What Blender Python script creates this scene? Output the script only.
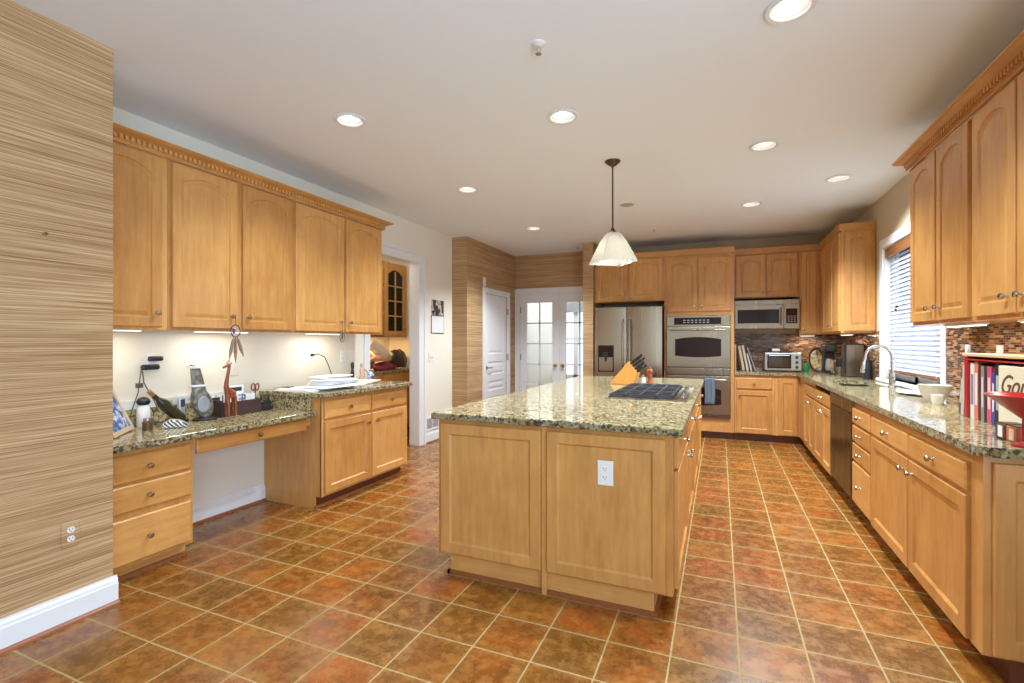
import bpy, bmesh, math, random
from mathutils import Vector, Matrix
random.seed(7)
PI = math.pi
sc = bpy.context.scene
for o in list(bpy.data.objects): bpy.data.objects.remove(o)
col = sc.collection

# ------------------------------------------------------------------ camera, world, light, exposure
cam_d = bpy.data.cameras.new('camera'); cam = bpy.data.objects.new('camera', cam_d); col.objects.link(cam)
cam_d.sensor_width = 36.0; cam_d.lens = 487.9/1024*36; cam_d.clip_start = .02
cam.location = (0, 0, 1.314); cam.rotation_euler = (PI/2, 0, .4023)
sc.camera = cam
sc.view_settings.view_transform = 'Standard'; sc.view_settings.look = 'None'
sc.view_settings.gamma = 1.0; sc.view_settings.use_curve_mapping = False
sc.view_settings.exposure = 0.12
sc.cycles.use_denoising = True
sc.cycles.max_bounces = 10; sc.cycles.diffuse_bounces = 5; sc.cycles.glossy_bounces = 4
sc.cycles.transparent_max_bounces = 12
sc.cycles.sample_clamp_indirect = 6.0
w = bpy.data.worlds.new('sky'); sc.world = w; w.use_nodes = True
bg = w.node_tree.nodes['Background']; bg.inputs[0].default_value = (.80, .90, 1.0, 1); bg.inputs[1].default_value = 1.6

def area(name, loc, rot, sx, sy, power, color=(1,1,1), spread=PI):
    l = bpy.data.lights.new(name, 'AREA'); l.shape = 'RECTANGLE'; l.size = sx; l.size_y = sy
    l.energy = power; l.color = color; l.spread = spread
    o = bpy.data.objects.new(name, l); o.location = loc; o.rotation_euler = rot; col.objects.link(o); return o
def point(name, loc, power, color=(1,1,1), r=.03):
    l = bpy.data.lights.new(name, 'POINT'); l.energy = power; l.color = color; l.shadow_soft_size = r
    o = bpy.data.objects.new(name, l); o.location = loc; col.objects.link(o); return o
# added fill from an unseen window behind the camera; daylight at sink window, sunroom
area('fill_right_behind_camera', (1.72, -1.3, 1.45), (0, math.radians(112), 0), 1.9, 4.6, 195, (.56, .77, 1.0))  # fill lamp at an unseen window, tilted up to brighten the ceiling
area('daylight_sink_window', (1.80, 5.2, 1.52), (0, PI/2, 0), 1.42, 1.5, 7.5, (.70, .84, 1.0))
area('daylight_sunroom', (-2.6, 9.9, 2.6), (0, 0, 0), 2.0, 2.0, 45, (.82, .92, 1.0))
CAN_POWER = 42; CAN_COLOR = (.81, .905, 1.0)
PENDANT_POWER = 13
UNDER_POWER = 1.6

# ------------------------------------------------------------------ mesh helpers
class MB:
    def __init__(s, org=(0,0,0)): s.v = []; s.f = []; s.org = Vector(org); s.M = None
    def add(s, vs, fs):
        n = len(s.v)
        for p in vs:
            p = Vector(p)
            if s.M is not None: p = s.M @ p
            s.v.append(p - s.org)
        s.f += [tuple(i+n for i in f) for f in fs]; return s
    def box(s, x0, x1, y0, y1, z0, z1):
        vs = [(x,y,z) for z in (z0,z1) for y in (y0,y1) for x in (x0,x1)]
        return s.add(vs, [(0,2,3,1),(4,5,7,6),(0,1,5,4),(2,6,7,3),(0,4,6,2),(1,3,7,5)])
    def prism(s, poly, vec):
        n = len(poly); vec = Vector(vec); vs = [Vector(p) for p in poly]; vs += [p+vec for p in vs]
        return s.add(vs, [tuple(range(n))[::-1], tuple(range(n,2*n))] + [(i,(i+1)%n,n+(i+1)%n,n+i) for i in range(n)])
    def lathe(s, c, prof, n=20, axis='Z', squash=1.0, cap=True):
        c = Vector(c); vs = []
        A = {'Z':(Vector((1,0,0)),Vector((0,1,0)),Vector((0,0,1))), 'X':(Vector((0,1,0)),Vector((0,0,1)),Vector((1,0,0))), 'Y':(Vector((1,0,0)),Vector((0,0,1)),Vector((0,1,0)))}
        a, b, d = A[axis] if isinstance(axis, str) else axis
        for r, h in prof:
            for i in range(n):
                t = 2*PI*i/n; vs.append(c + a*(r*math.cos(t)) + b*(r*squash*math.sin(t)) + d*h)
        fs = []
        for k in range(len(prof)-1):
            for i in range(n): fs.append((k*n+i, k*n+(i+1)%n, (k+1)*n+(i+1)%n, (k+1)*n+i))
        if cap: fs += [tuple(range(n))[::-1], tuple(range((len(prof)-1)*n, len(prof)*n))]
        return s.add(vs, fs)
    def tube(s, pts, r, n=8, cap=True):
        pts = [Vector(p) for p in pts]; rs = r if isinstance(r, (list, tuple)) else [r]*len(pts)
        vs = []; up = Vector((0,0,1)); prev = None
        for i, p in enumerate(pts):
            t = (pts[min(i+1,len(pts)-1)] - pts[max(i-1,0)]).normalized()
            if prev is None:
                a = t.cross(up)
                if a.length < 1e-3: a = t.cross(Vector((1,0,0)))
            else: a = prev - t*prev.dot(t)
            a.normalize(); prev = a; b = t.cross(a)
            for k in range(n):
                q = 2*PI*k/n; vs.append(p + (a*math.cos(q) + b*math.sin(q))*rs[i])
        fs = []
        for k in range(len(pts)-1):
            for i in range(n): fs.append((k*n+i, k*n+(i+1)%n, (k+1)*n+(i+1)%n, (k+1)*n+i))
        if cap: fs += [tuple(range(n))[::-1], tuple(range((len(pts)-1)*n, len(pts)*n))]
        return s.add(vs, fs)
    def ball(s, c, r, n=14, m=8):
        rx, ry, rz = r if isinstance(r, (list, tuple)) else (r,r,r); c = Vector(c)
        vs = []; fs = []
        for j in range(1, m):
            for i in range(n):
                a = PI*j/m; t = 2*PI*i/n
                vs.append(c + Vector((rx*math.sin(a)*math.cos(t), ry*math.sin(a)*math.sin(t), rz*math.cos(a))))
        vs += [c+Vector((0,0,rz)), c-Vector((0,0,rz))]; T = len(vs)-2
        for j in range(m-2):
            for i in range(n): fs.append((j*n+i, j*n+(i+1)%n, (j+1)*n+(i+1)%n, (j+1)*n+i))
        for i in range(n): fs += [(T,(i+1)%n,i), (T+1,(m-2)*n+i,(m-2)*n+(i+1)%n)]
        return s.add(vs, fs)
    def grid(s, fn, nu, nv, thick=None):
        vs = [fn(i/nu, j/nv) for j in range(nv+1) for i in range(nu+1)]
        return s.add(vs, [(j*(nu+1)+i, j*(nu+1)+i+1, (j+1)*(nu+1)+i+1, (j+1)*(nu+1)+i) for j in range(nv) for i in range(nu)])
    def build(s, name, mat, parent=None, bevel=0, smooth=False, seg=2, solid=0, recalc=True):
        me = bpy.data.meshes.new(name); me.from_pydata([tuple(p) for p in s.v], [], s.f); me.validate()
        bm = bmesh.new(); bm.from_mesh(me)
        if recalc: bmesh.ops.recalc_face_normals(bm, faces=bm.faces)
        bm.to_mesh(me); bm.free()
        for m in (mat if isinstance(mat, (list, tuple)) else [mat]): me.materials.append(m)
        o = bpy.data.objects.new(name, me); col.objects.link(o)
        if parent is not None: o.parent = parent
        else: o.location = s.org
        if smooth:
            for p in me.polygons: p.use_smooth = True
            try: me.set_sharp_from_angle(angle=math.radians(40))
            except Exception: pass
        if solid:
            md = o.modifiers.new('solid', 'SOLIDIFY'); md.thickness = solid; md.offset = 0
        if bevel:
            md = o.modifiers.new('bevel', 'BEVEL'); md.width = bevel; md.segments = seg; md.limit_method = 'ANGLE'; md.angle_limit = math.radians(50)
        return o

def tag(o, label, cat, group=None):
    o['label'] = label; o['category'] = cat
    if group: o['group'] = group
    return o
def thing(name, label, cat, loc=(0,0,0), rz=0, group=None):
    o = bpy.data.objects.new(name, None); o.empty_display_size = .05; col.objects.link(o)
    o.location = loc; o.rotation_euler = (0,0,rz); return tag(o, label, cat, group)
def struct(o): o['kind'] = 'structure'; return o
def copy_tree(o, parent=None):
    c = o.copy(); col.objects.link(c); c.parent = parent
    for ch in list(o.children): copy_tree(ch, c)
    return c

# ------------------------------------------------------------------ materials
def mat(name, base=(.8,.8,.8), rough=.5, metal=0, coat=0, emit=None, es=0, spec=.5, bump=None):
    m = bpy.data.materials.new(name); m.use_nodes = True; b = m.node_tree.nodes['Principled BSDF']
    b.inputs['Base Color'].default_value = (*base, 1); b.inputs['Roughness'].default_value = rough
    b.inputs['Metallic'].default_value = metal; b.inputs['Coat Weight'].default_value = coat
    b.inputs['Specular IOR Level'].default_value = spec
    if emit: b.inputs['Emission Color'].default_value = (*emit, 1); b.inputs['Emission Strength'].default_value = es
    # every surface carries a faint procedural unevenness
    nt = m.node_tree; tc = nt.nodes.new('ShaderNodeTexCoord'); n = nt.nodes.new('ShaderNodeTexNoise'); n.inputs['Scale'].default_value = 60 if bump is None else bump[0]
    nt.links.new(tc.outputs['Object'], n.inputs['Vector'])
    bp = nt.nodes.new('ShaderNodeBump'); bp.inputs['Strength'].default_value = .02 if bump is None else bump[1]; bp.inputs['Distance'].default_value = .01
    nt.links.new(n.outputs['Fac'], bp.inputs['Height']); nt.links.new(bp.outputs['Normal'], b.inputs['Normal'])
    return m
class NT:
    def __init__(s, m): s.t = m.node_tree; s.b = s.t.nodes['Principled BSDF']
    def n(s, kind, **kw):
        x = s.t.nodes.new('ShaderNode'+kind)
        for k, v in kw.items(): setattr(x, k, v)
        return x
    def l(s, a, b): s.t.links.new(a, b)
    def coords(s, scale, kind='Object'):
        tc = s.n('TexCoord'); mp = s.n('Mapping'); mp.inputs['Scale'].default_value = scale
        s.l(tc.outputs[kind], mp.inputs['Vector']); return mp.outputs[0]
    def ramp(s, fac, stops, interp='LINEAR'):
        r = s.n('ValToRGB'); r.color_ramp.interpolation = interp
        e = r.color_ramp.elements
        while len(e) < len(stops): e.new(.5)
        for i, (p, c) in enumerate(stops): e[i].position = p; e[i].color = (*c, 1)
        s.l(fac, r.inputs[0]); return r.outputs[0]
    def noise(s, vec, scale, detail=4, rough=.5):
        x = s.n('TexNoise'); x.inputs['Scale'].default_value = scale; x.inputs['Detail'].default_value = detail; x.inputs['Roughness'].default_value = rough
        s.l(vec, x.inputs['Vector']); return x.outputs['Fac']
    def mix(s, fac, a, b, mode='MIX'):
        x = s.n('Mix', data_type='RGBA', blend_type=mode)
        if isinstance(fac, (int, float)): x.inputs['Factor'].default_value = fac
        else: s.l(fac, x.inputs['Factor'])
        for v, i in ((a, 6), (b, 7)):
            if isinstance(v, tuple): x.inputs[i].default_value = (*v, 1)
            else: s.l(v, x.inputs[i])
        return x.outputs[2]
    def math(s, op, a, b=None):
        x = s.n('Math', operation=op)
        for v, i in ((a,0),(b,1)):
            if v is None: continue
            if isinstance(v, (int,float)): x.inputs[i].default_value = v
            else: s.l(v, x.inputs[i])
        return x.outputs[0]
    def bump(s, h, strength, dist=.01):
        bp = s.n('Bump'); bp.inputs['Strength'].default_value = strength; bp.inputs['Distance'].default_value = dist
        s.l(h, bp.inputs['Height']); s.l(bp.outputs[0], s.b.inputs['Normal'])

def wood(name, c1, c2, grain, rough=.34, coat=.25):
    m = mat(name, c1, rough, coat=coat); t = NT(m); t.b.inputs['Coat Roughness'].default_value = .18
    v = t.coords(grain); f = t.noise(v, 6, 5, .6); f2 = t.noise(t.coords((2,2,2)), 2.5, 3)
    oi = t.n('ObjectInfo'); r = t.math('MULTIPLY', oi.outputs['Random'], .25)
    f2 = t.noise(t.coords((2.6,2.6,1.6)), 2.4, 5, .6)
    f3 = t.math('ADD', t.math('ADD', t.math('MULTIPLY', f, .50), t.math('MULTIPLY', f2, .40)), r)
    t.l(t.ramp(f3, [(.36, c1), (.74, c2)]), t.b.inputs['Base Color'])
    t.bump(f, .03, .004); return m
MAPLE1 = (.46,.20,.048); MAPLE2 = (.68,.355,.108)
maple_v = wood('maple_upright', MAPLE1, MAPLE2, (6,6,.7))
maple_h = wood('maple_level', MAPLE1, MAPLE2, (.7,.7,7))
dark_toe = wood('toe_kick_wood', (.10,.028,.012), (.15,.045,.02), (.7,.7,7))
shoe_wood = wood('shoe_moulding_wood', (.22,.07,.02), (.30,.10,.035), (.7,.7,7))
block_wood = wood('block_wood', (.58,.25,.045), (.70,.34,.08), (9,2,2))
giraffe_wood = wood('carved_wood', (.20,.045,.012), (.34,.09,.03), (6,6,1), rough=.3)
mill_wood = wood('pepper_mill_wood', (.30,.06,.02), (.40,.09,.03), (3,3,3), rough=.25)
valance_wood = wood('valance_wood', (.20,.075,.022), (.26,.10,.03), (.7,.7,7))
cutting_wood = wood('cutting_board_wood', (.45,.20,.06), (.55,.27,.1), (4,4,1))

def granite_mat(name='granite', rough=.07, bumpy=0):
    m = mat(name, (.5,.5,.4), rough, coat=0, spec=.45 if not bumpy else .3); t = NT(m); v = t.coords((1,1,1))
    base = t.ramp(t.noise(v, 26, 6, .7), [(.36, (.10,.07,.035)), (.44, (.33,.24,.10)), (.54, (.44,.36,.17)), (.66, (.33,.31,.22))])
    vo = t.n('TexVoronoi'); vo.inputs['Scale'].default_value = 82; t.l(v, vo.inputs['Vector'])
    sp = t.n('SeparateColor'); t.l(vo.outputs['Color'], sp.inputs[0])
    dk = t.ramp(sp.outputs[0], [(.0,(1,1,1)),(.27,(1,1,1)),(.31,(0,0,0)),(1,(0,0,0))])
    lt = t.ramp(sp.outputs[1], [(.0,(0,0,0)),(.78,(0,0,0)),(.82,(1,1,1)),(1,(1,1,1))])
    c = t.mix(t.math('MULTIPLY', lt, .7), base, (.58,.53,.38)); c = t.mix(t.math('MULTIPLY', dk, .85), c, (.055,.045,.035))
    t.l(c, t.b.inputs['Base Color'])
    if bumpy: t.bump(t.noise(v, 70, 4, .7), 1.0, .02)
    return m
granite = granite_mat(); granite_edge = granite_mat('chiselled_granite_edge', .6, 1)

T = .2631; TX = -.1893; TY = 2.1319
def tile_mat():
    m = mat('terracotta_tile', (.3,.15,.05), .3); t = NT(m)
    g = t.n('NewGeometry'); mp = t.n('Mapping'); mp.inputs['Location'].default_value = (-TX/T, -TY/T, 0); mp.inputs['Scale'].default_value = (1/T, 1/T, 1)
    t.l(g.outputs['Position'], mp.inputs['Vector'])
    fl = t.n('VectorMath', operation='FLOOR'); t.l(mp.outputs[0], fl.inputs[0])
    fr = t.n('VectorMath', operation='FRACTION'); t.l(mp.outputs[0], fr.inputs[0])
    s = t.n('SeparateXYZ'); t.l(fr.outputs[0], s.inputs[0])
    def edge(o): return t.math('SUBTRACT', .5, t.math('ABSOLUTE', t.math('SUBTRACT', o, .5)))
    wob = t.math('MULTIPLY', t.math('SUBTRACT', t.noise(g.outputs['Position'], 45, 2), .5), .014)
    d = t.math('ADD', t.math('MINIMUM', edge(s.outputs[0]), edge(s.outputs[1])), wob)
    grout = t.ramp(d, [(.0,(1,1,1)),(.010,(1,1,1)),(.016,(0,0,0)),(1,(0,0,0))])
    wn = t.n('TexWhiteNoise', noise_dimensions='2D'); t.l(fl.outputs[0], wn.inputs['Vector'])
    tint = t.ramp(wn.outputs['Value'], [(0,(.27,.060,.007)),(.2,(.20,.070,.008)),(.4,(.34,.080,.010)),(.6,(.165,.070,.009)),(.8,(.27,.09,.012)),(1,(.35,.12,.018))])
    # each tile's mottling differs: shift the noise by the tile id
    sh = t.n('VectorMath', operation='MULTIPLY_ADD'); sh.inputs[1].default_value = (3.7,5.3,0); t.l(fl.outputs[0], sh.inputs[0]); t.l(g.outputs['Position'], sh.inputs[2])
    n1 = t.noise(sh.outputs[0], 7, 7, .7); n2 = t.noise(sh.outputs[0], 16, 8, .75)
    rim = t.ramp(d, [(.0,(.0,.0,.0)),(.03,(0,0,0)),(.22,(1,1,1)),(1,(1,1,1))])
    c = t.mix(t.ramp(n1, [(.40,(0,0,0)),(.60,(.75,.75,.75))]), tint, (.12,.045,.006))
    c = t.mix(t.ramp(n2, [(.50,(0,0,0)),(.62,(.75,.75,.75))]), c, (.40,.175,.034))
    c = t.mix(t.math('MULTIPLY', t.math('SUBTRACT', 1.0, rim), .25), c, (.33,.17,.035))
    c = t.mix(grout, c, (.42,.30,.13))
    t.l(c, t.b.inputs['Base Color'])
    rr = t.ramp(n2, [(.3,(.20,.20,.20)),(.7,(.36,.36,.36))]); t.l(t.mix(grout, rr, (.8,.8,.8)), t.b.inputs['Roughness'])
    h = t.math('SUBTRACT', t.math('MULTIPLY', n1, .35), grout); t.bump(h, .25, .004); return m
tile = tile_mat()

def grass_mat():
    m = mat('grasscloth', (.6,.4,.25), .75, spec=.25); t = NT(m)
    g = t.n('NewGeometry')
    def co(sx, sz):
        mp = t.n('Mapping'); mp.inputs['Scale'].default_value = (sx,sx,sz); t.l(g.outputs['Position'], mp.inputs['Vector']); return mp.outputs[0]
    a = t.noise(co(1.0, 170), 1, 3, .65); b = t.noise(co(3.5, 460), 1, 2, .6); c = t.noise(co(.7, 14), 1, 3)
    f = t.math('ADD', t.math('ADD', t.math('MULTIPLY', a, .56), t.math('MULTIPLY', b, .34)), t.math('MULTIPLY', c, .10))
    t.l(t.ramp(f, [(.38,(.24,.12,.045)),(.46,(.39,.235,.11)),(.53,(.51,.33,.17)),(.63,(.68,.485,.285))]), t.b.inputs['Base Color'])
    t.bump(f, .3, .004); return m
grass = grass_mat()

def mosaic_mat():
    m = mat('mosaic', (.4,.2,.1), .15); t = NT(m)
    g = t.n('NewGeometry'); s = t.n('SeparateXYZ'); t.l(g.outputs['Position'], s.inputs[0])
    c = t.n('CombineXYZ'); t.l(t.math('ADD', s.outputs[0], s.outputs[1]), c.inputs[0]); t.l(s.outputs[2], c.inputs[1])
    br = t.n('TexBrick'); br.offset = .37; br.offset_frequency = 2
    for k, v in (('Scale',1),('Brick Width',.055),('Row Height',.0135),('Mortar Size',.0009),('Bias',0)): br.inputs[k].default_value = v
    br.inputs['Color1'].default_value = (0,0,0,1); br.inputs['Color2'].default_value = (1,1,1,1); br.inputs['Mortar'].default_value = (.5,.5,.5,1)
    t.l(c.outputs[0], br.inputs['Vector'])
    col_ = t.ramp(br.outputs['Color'], [(0,(.05,.012,.008)),(.16,(.16,.045,.02)),(.32,(.38,.17,.06)),(.46,(.07,.06,.055)),(.60,(.42,.27,.14)),(.74,(.21,.065,.028)),(.9,(.17,.16,.14))], 'CONSTANT')
    t.l(t.mix(br.outputs['Fac'], col_, (.35,.24,.14)), t.b.inputs['Base Color'])
    t.l(t.ramp(br.outputs['Fac'], [(0,(.12,.12,.12)),(1,(.8,.8,.8))]), t.b.inputs['Roughness'])
    t.bump(t.math('SUBTRACT', 1.0, br.outputs['Fac']), .4, .002); return m
mosaic = mosaic_mat()

def steel_mat(name='brushed_steel', base=(.38,.315,.235), rough=.30):
    m = mat(name, base, rough, metal=1); t = NT(m)
    tg = t.n('Tangent', direction_type='RADIAL', axis='Z'); t.l(tg.outputs[0], t.b.inputs['Tangent']); t.b.inputs['Anisotropic'].default_value = .75
    n = t.noise(t.coords((9,9,.4)), 1, 1)
    t.l(t.ramp(n, [(.3,(rough-.05,)*3),(.7,(rough+.03,)*3)]), t.b.inputs['Roughness']); return m
steel = steel_mat()
steel_d = steel_mat('dark_steel', (.20,.19,.18), .3)
chrome = mat('chrome', (.75,.74,.72), .12, metal=1)
nickel = mat('satin_nickel', (.50,.45,.38), .22, metal=1)
brass = mat('brass', (.62,.42,.12), .22, metal=1)
bronze = mat('dark_bronze', (.10,.06,.035), .35, metal=.8)
black_glass = mat('black_glass', (.022,.010,.009), .08, spec=.25)
black = mat('black_plastic', (.018,.018,.02), .35)
iron = mat('cast_iron', (.035,.036,.038), .4, spec=.6)
paint = mat('cream_wall_paint', (.82,.79,.68), .6, spec=.3, bump=(180,.04))
ceil_m = mat('ceiling_paint', (.84,.89,.94), .9, spec=.1, bump=(120,.05))
white = mat('white_trim_paint', (.80,.81,.82), .35, bump=(80,.02))
offwhite = mat('offwhite_plastic', (.80,.77,.70), .35)
whitep = mat('white_plastic', (.85,.85,.84), .3)
paper = mat('paper', (.80,.80,.80), .7)
slot = mat('slot_dark', (.03,.03,.03), .5)
red = mat('red_lacquer', (.42,.012,.015), .25)
cream = mat('cream_card', (.72,.66,.47), .5)
ceramic = mat('cream_ceramic', (.72,.70,.62), .15)
green = mat('green_glass', (.02,.22,.07), .12)
blinds = mat('blind_slat', (.85,.87,.92), .45)
blinds.node_tree.nodes['Principled BSDF'].inputs['Transmission Weight'].default_value = 0
_t = NT(blinds); _tr = _t.n('BsdfTranslucent'); _tr.inputs[0].default_value = (.85,.90,1,1); _mx = _t.n('MixShader'); _mx.inputs[0].default_value = .35
_o = blinds.node_tree.nodes['Material Output']; _t.l(_t.b.outputs[0], _mx.inputs[1]); _t.l(_tr.outputs[0], _mx.inputs[2]); _t.l(_mx.outputs[0], _o.inputs[0])
denim = mat('blue_towel_cloth', (.13,.17,.22), .95, bump=(220,.5))
leather = mat('brown_leather', (.055,.03,.028), .45)
feather = mat('feather', (.30,.20,.12), .8)
purple = mat('purple_stone', (.09,.05,.20), .3)
def mc(name, c, r=.5, metal=0): return mat(name, c, r, metal)

def glass_mat(name='window_glass', tint=(1,1,1), gloss=.10):
    m = bpy.data.materials.new(name); m.use_nodes = True; t = m.node_tree; t.nodes.clear()
    o = t.nodes.new('ShaderNodeOutputMaterial'); mx = t.nodes.new('ShaderNodeMixShader'); tr = t.nodes.new('ShaderNodeBsdfTransparent'); gl = t.nodes.new('ShaderNodeBsdfGlossy')
    fr = t.nodes.new('ShaderNodeFresnel'); fr.inputs['IOR'].default_value = 1.45
    tr.inputs[0].default_value = (*tint, 1); gl.inputs['Roughness'].default_value = .02
    t.links.new(fr.outputs[0], mx.inputs[0]); t.links.new(tr.outputs[0], mx.inputs[1]); t.links.new(gl.outputs[0], mx.inputs[2]); t.links.new(mx.outputs[0], o.inputs[0]); return m
glass = glass_mat()
bottle_glass = glass_mat('dark_bottle_glass', (.10,.09,.04))
def emis(name, c, s):
    m = bpy.data.materials.new(name); m.use_nodes = True; t = m.node_tree; t.nodes.clear()
    o = t.nodes.new('ShaderNodeOutputMaterial'); e = t.nodes.new('ShaderNodeEmission'); e.inputs[0].default_value = (*c, 1); e.inputs[1].default_value = s
    t.links.new(e.outputs[0], o.inputs[0]); return m
bulb_on = emis('lit_bulb', (1,.96,.90), 7)
strip_on = emis('lit_strip', (1,.95,.85), 2.5)
def shade_mat():
    m = bpy.data.materials.new('ribbed_glass_shade'); m.use_nodes = True; t = m.node_tree; t.nodes.clear()
    o = t.nodes.new('ShaderNodeOutputMaterial'); mx = t.nodes.new('ShaderNodeMixShader'); tr = t.nodes.new('ShaderNodeBsdfTranslucent'); gl = t.nodes.new('ShaderNodeBsdfPrincipled')
    tr.inputs[0].default_value = (.95,.92,.84,1); gl.inputs['Base Color'].default_value = (.72,.72,.68,1); gl.inputs['Roughness'].default_value = .15
    wv = t.nodes.new('ShaderNodeTexWave'); wv.wave_type = 'BANDS'; wv.bands_direction = 'DIAGONAL'; wv.inputs['Scale'].default_value = 28
    tc = t.nodes.new('ShaderNodeTexCoord'); t.links.new(tc.outputs['Object'], wv.inputs['Vector'])
    bp = t.nodes.new('ShaderNodeBump'); bp.inputs['Strength'].default_value = 1.0; bp.inputs['Distance'].default_value = .03
    t.links.new(wv.outputs['Fac'], bp.inputs['Height']); t.links.new(bp.outputs[0], gl.inputs['Normal']); t.links.new(bp.outputs[0], tr.inputs['Normal'])
    mx.inputs[0].default_value = .45
    t.links.new(tr.outputs[0], mx.inputs[1]); t.links.new(gl.outputs[0], mx.inputs[2]); t.links.new(mx.outputs[0], o.inputs[0]); return m
shade_glass = shade_mat()

# ------------------------------------------------------------------ room dimensions
XL, XN, XR, YB, H = -3.48, -2.80, 1.51, 7.75, 2.78
YN = 1.468            # end of the near papered wall
YR = -4.2             # wall behind the camera
def S(name, mb, m, **k): return struct(mb.build(name, m, **k))

# floor
S('floor', MB().box(-5.2, 2.2, YR, 11.2, -.05, 0), tile)
# ceiling with round cut-outs for the recessed lights
CANS = [(-2.25,2.55),(-2.23,4.15),(-2.21,5.91),(-.94,3.05),(.285,2.45),(.305,4.09),(.98,5.17),(.31,5.78)]
def ceiling():
    mb = MB(); hw = .12; R = .078
    xs = sorted({-5.2, 1.7, *[x-hw for x,_ in CANS], *[x+hw for x,_ in CANS]}); ys = sorted({YR, 8.0, *[y-hw for _,y in CANS], *[y+hw for _,y in CANS]})
    cells = set()
    for (cx, cy) in CANS:
        N = 32; o = []; i_ = []
        for k in range(N):
            a = 2*PI*k/N; c, s = math.cos(a), math.sin(a); q = hw/max(abs(c), abs(s)); o.append((cx+c*q, cy+s*q, H)); i_.append((cx+c*R, cy+s*R, H))
        up = [(p[0], p[1], H+.02) for p in i_]
        mb.add(o+i_+up, [(k,(k+1)%N,N+(k+1)%N,N+k) for k in range(N)] + [(N+k,N+(k+1)%N,2*N+(k+1)%N,2*N+k) for k in range(N)])
    for a in range(len(xs)-1):
        for b in range(len(ys)-1):
            mx, my = (xs[a]+xs[a+1])/2, (ys[b]+ys[b+1])/2
            if any(abs(mx-cx) < hw and abs(my-cy) < hw for cx, cy in CANS): continue
            mb.add([(xs[a],ys[b],H),(xs[a+1],ys[b],H),(xs[a+1],ys[b+1],H),(xs[a],ys[b+1],H)], [(0,1,2,3)])
    mb.box(-5.2, 1.7, YR, 8.0, H+.25, H+.3)
    S('ceiling', mb, ceil_m, recalc=False)
ceiling()

# walls
S('wall_left_near', MB().box(-2.95, XN, YR, YN, 0, H), grass)
lw = MB(); OY0, OY1, OZ = 4.236, 5.17, 2.293       # doorway to the pantry
lw.box(XL-.12, XL, YN-.2, OY0, 0, H).box(XL-.12, XL, OY1, 6.013, 0, H).box(XL-.12, XL, OY0, OY1, OZ, H)
S('wall_left', lw, paint)
DY0, DY1, DZ = 6.575, 7.39, 2.04                   # white door in the papered wall
pw = MB(); pw.box(-3.6, -3.24, 6.013, DY0, 0, H).box(-3.6, -3.24, DY1, YB, 0, H).box(-3.6, -3.24, DY0, DY1, DZ, H).box(-3.6,-3.35,DY0,DY1,0,DZ)
S('wall_left_far', pw, grass)
FX0, FX1, FZ = -3.165, -1.76, 2.14                 # french door opening
bw = MB(); bw.box(-3.6, FX0, YB, YB+.14, 0, H).box(FX0, FX1, YB, YB+.14, FZ, H).box(FX1, -1.72, YB, YB+.14, 0, H)
S('wall_back_papered', bw, grass)
wall_tan = mat('darker_tan_wall', (.60,.50,.345), .6, spec=.3, bump=(180,.04))  # right and back walls a darker tan than the left wall
S('wall_back', MB().box(-1.72, XR+.14, YB, YB+.14, 0, H), wall_tan)
S('wall_column', MB().box(-1.86, -1.705, 7.05, YB, 0, H), grass)
WY0, WY1, WZ0, WZ1 = 4.53, 5.93, .948, 2.24
rw = MB(); rw.box(XR, XR+.14, YR, -3.7, 0, H).box(XR, XR+.14, 1.1, WY0, 0, H).box(XR, XR+.14, -3.7, 1.1, 0, .45).box(XR, XR+.14, -3.7, 1.1, 2.45, H).box(XR, XR+.14, WY1, YB, 0, H).box(XR, XR+.14, WY0, WY1, 0, WZ0).box(XR, XR+.14, WY0, WY1, WZ1, H)
S('wall_right', rw, wall_tan)
rr = MB(); rr.box(-2.95, -2.35, YR-.14, YR, 0, H).box(-2.0, XR+.14, YR-.14, YR, 0, H).box(-2.35, -2.0, YR-.14, YR, 0, .4).box(-2.35, -2.0, YR-.14, YR, 2.5, H)
S('wall_rear', rr, paint)
rf = MB()
for x in (-2.35, -2.05): rf.box(x, x+.05, YR-.1, YR-.04, .4, 2.5)
for z in (.4, 1.6, 2.45): rf.box(-2.35, -2.0, YR-.1, YR-.04, z, z+.05)
S('window_rear_added', rf, white)  # unseen window, added for narrow bright streaks in the fridge steel
rf = MB()
for y in (-3.7, -2.52, -1.33, -.14, 1.05): rf.box(XR+.04, XR+.1, y, y+.05, .45, 2.45)
for z in (.45, 2.40): rf.box(XR+.04, XR+.1, -3.7, 1.1, z, z+.05)
S('window_side_added', rf, white)  # unseen window, added for the fill lamp, clear of the steel's reflections
S('trim_left_near_end', MB().box(XN-.16, XN+.001, YN-.002, YN+.001, 0, .001), white) if False else None

# baseboards
def bboard(name, p0, p1, nrm, h=.135, t=.016):
    (x0,y0),(x1,y1) = p0,p1; nx, ny = nrm; mb = MB()
    prof = [(0,0),(t,0),(t,h*.72),(t*.8,h*.78),(t*.75,h*.86),(t*.35,h*.93),(t*.3,h),(0,h)]
    mb.prism([(x0+nx*a, y0+ny*a, .004+z) for a, z in prof], (x1-x0, y1-y0, 0)); S(name, mb, white)
    mb = MB(); s_ = .018
    mb.prism([(x0+nx*(t+a), y0+ny*(t+a), z) for a, z in [(0,0),(s_,0),(s_*.85,s_*.5),(s_*.5,s_*.85),(0,s_)]], (x1-x0, y1-y0, 0)); S(name.replace('baseboard','trim_shoe'), mb, shoe_wood)
bboard('baseboard_left_near', (XN, YR), (XN, YN+.016), (1,0))
bboard('baseboard_left', (XL, 1.99), (XL, 2.93), (1,0))
bboard('baseboard_left_far', (XL, 5.305), (XL, 6.013), (1,0))
bboard('baseboard_column', (XL, 6.013), (-3.224, 6.013), (0,-1))
bboard('baseboard_papered', (-3.24, 6.013), (-3.24, 6.49), (1,0))
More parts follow.
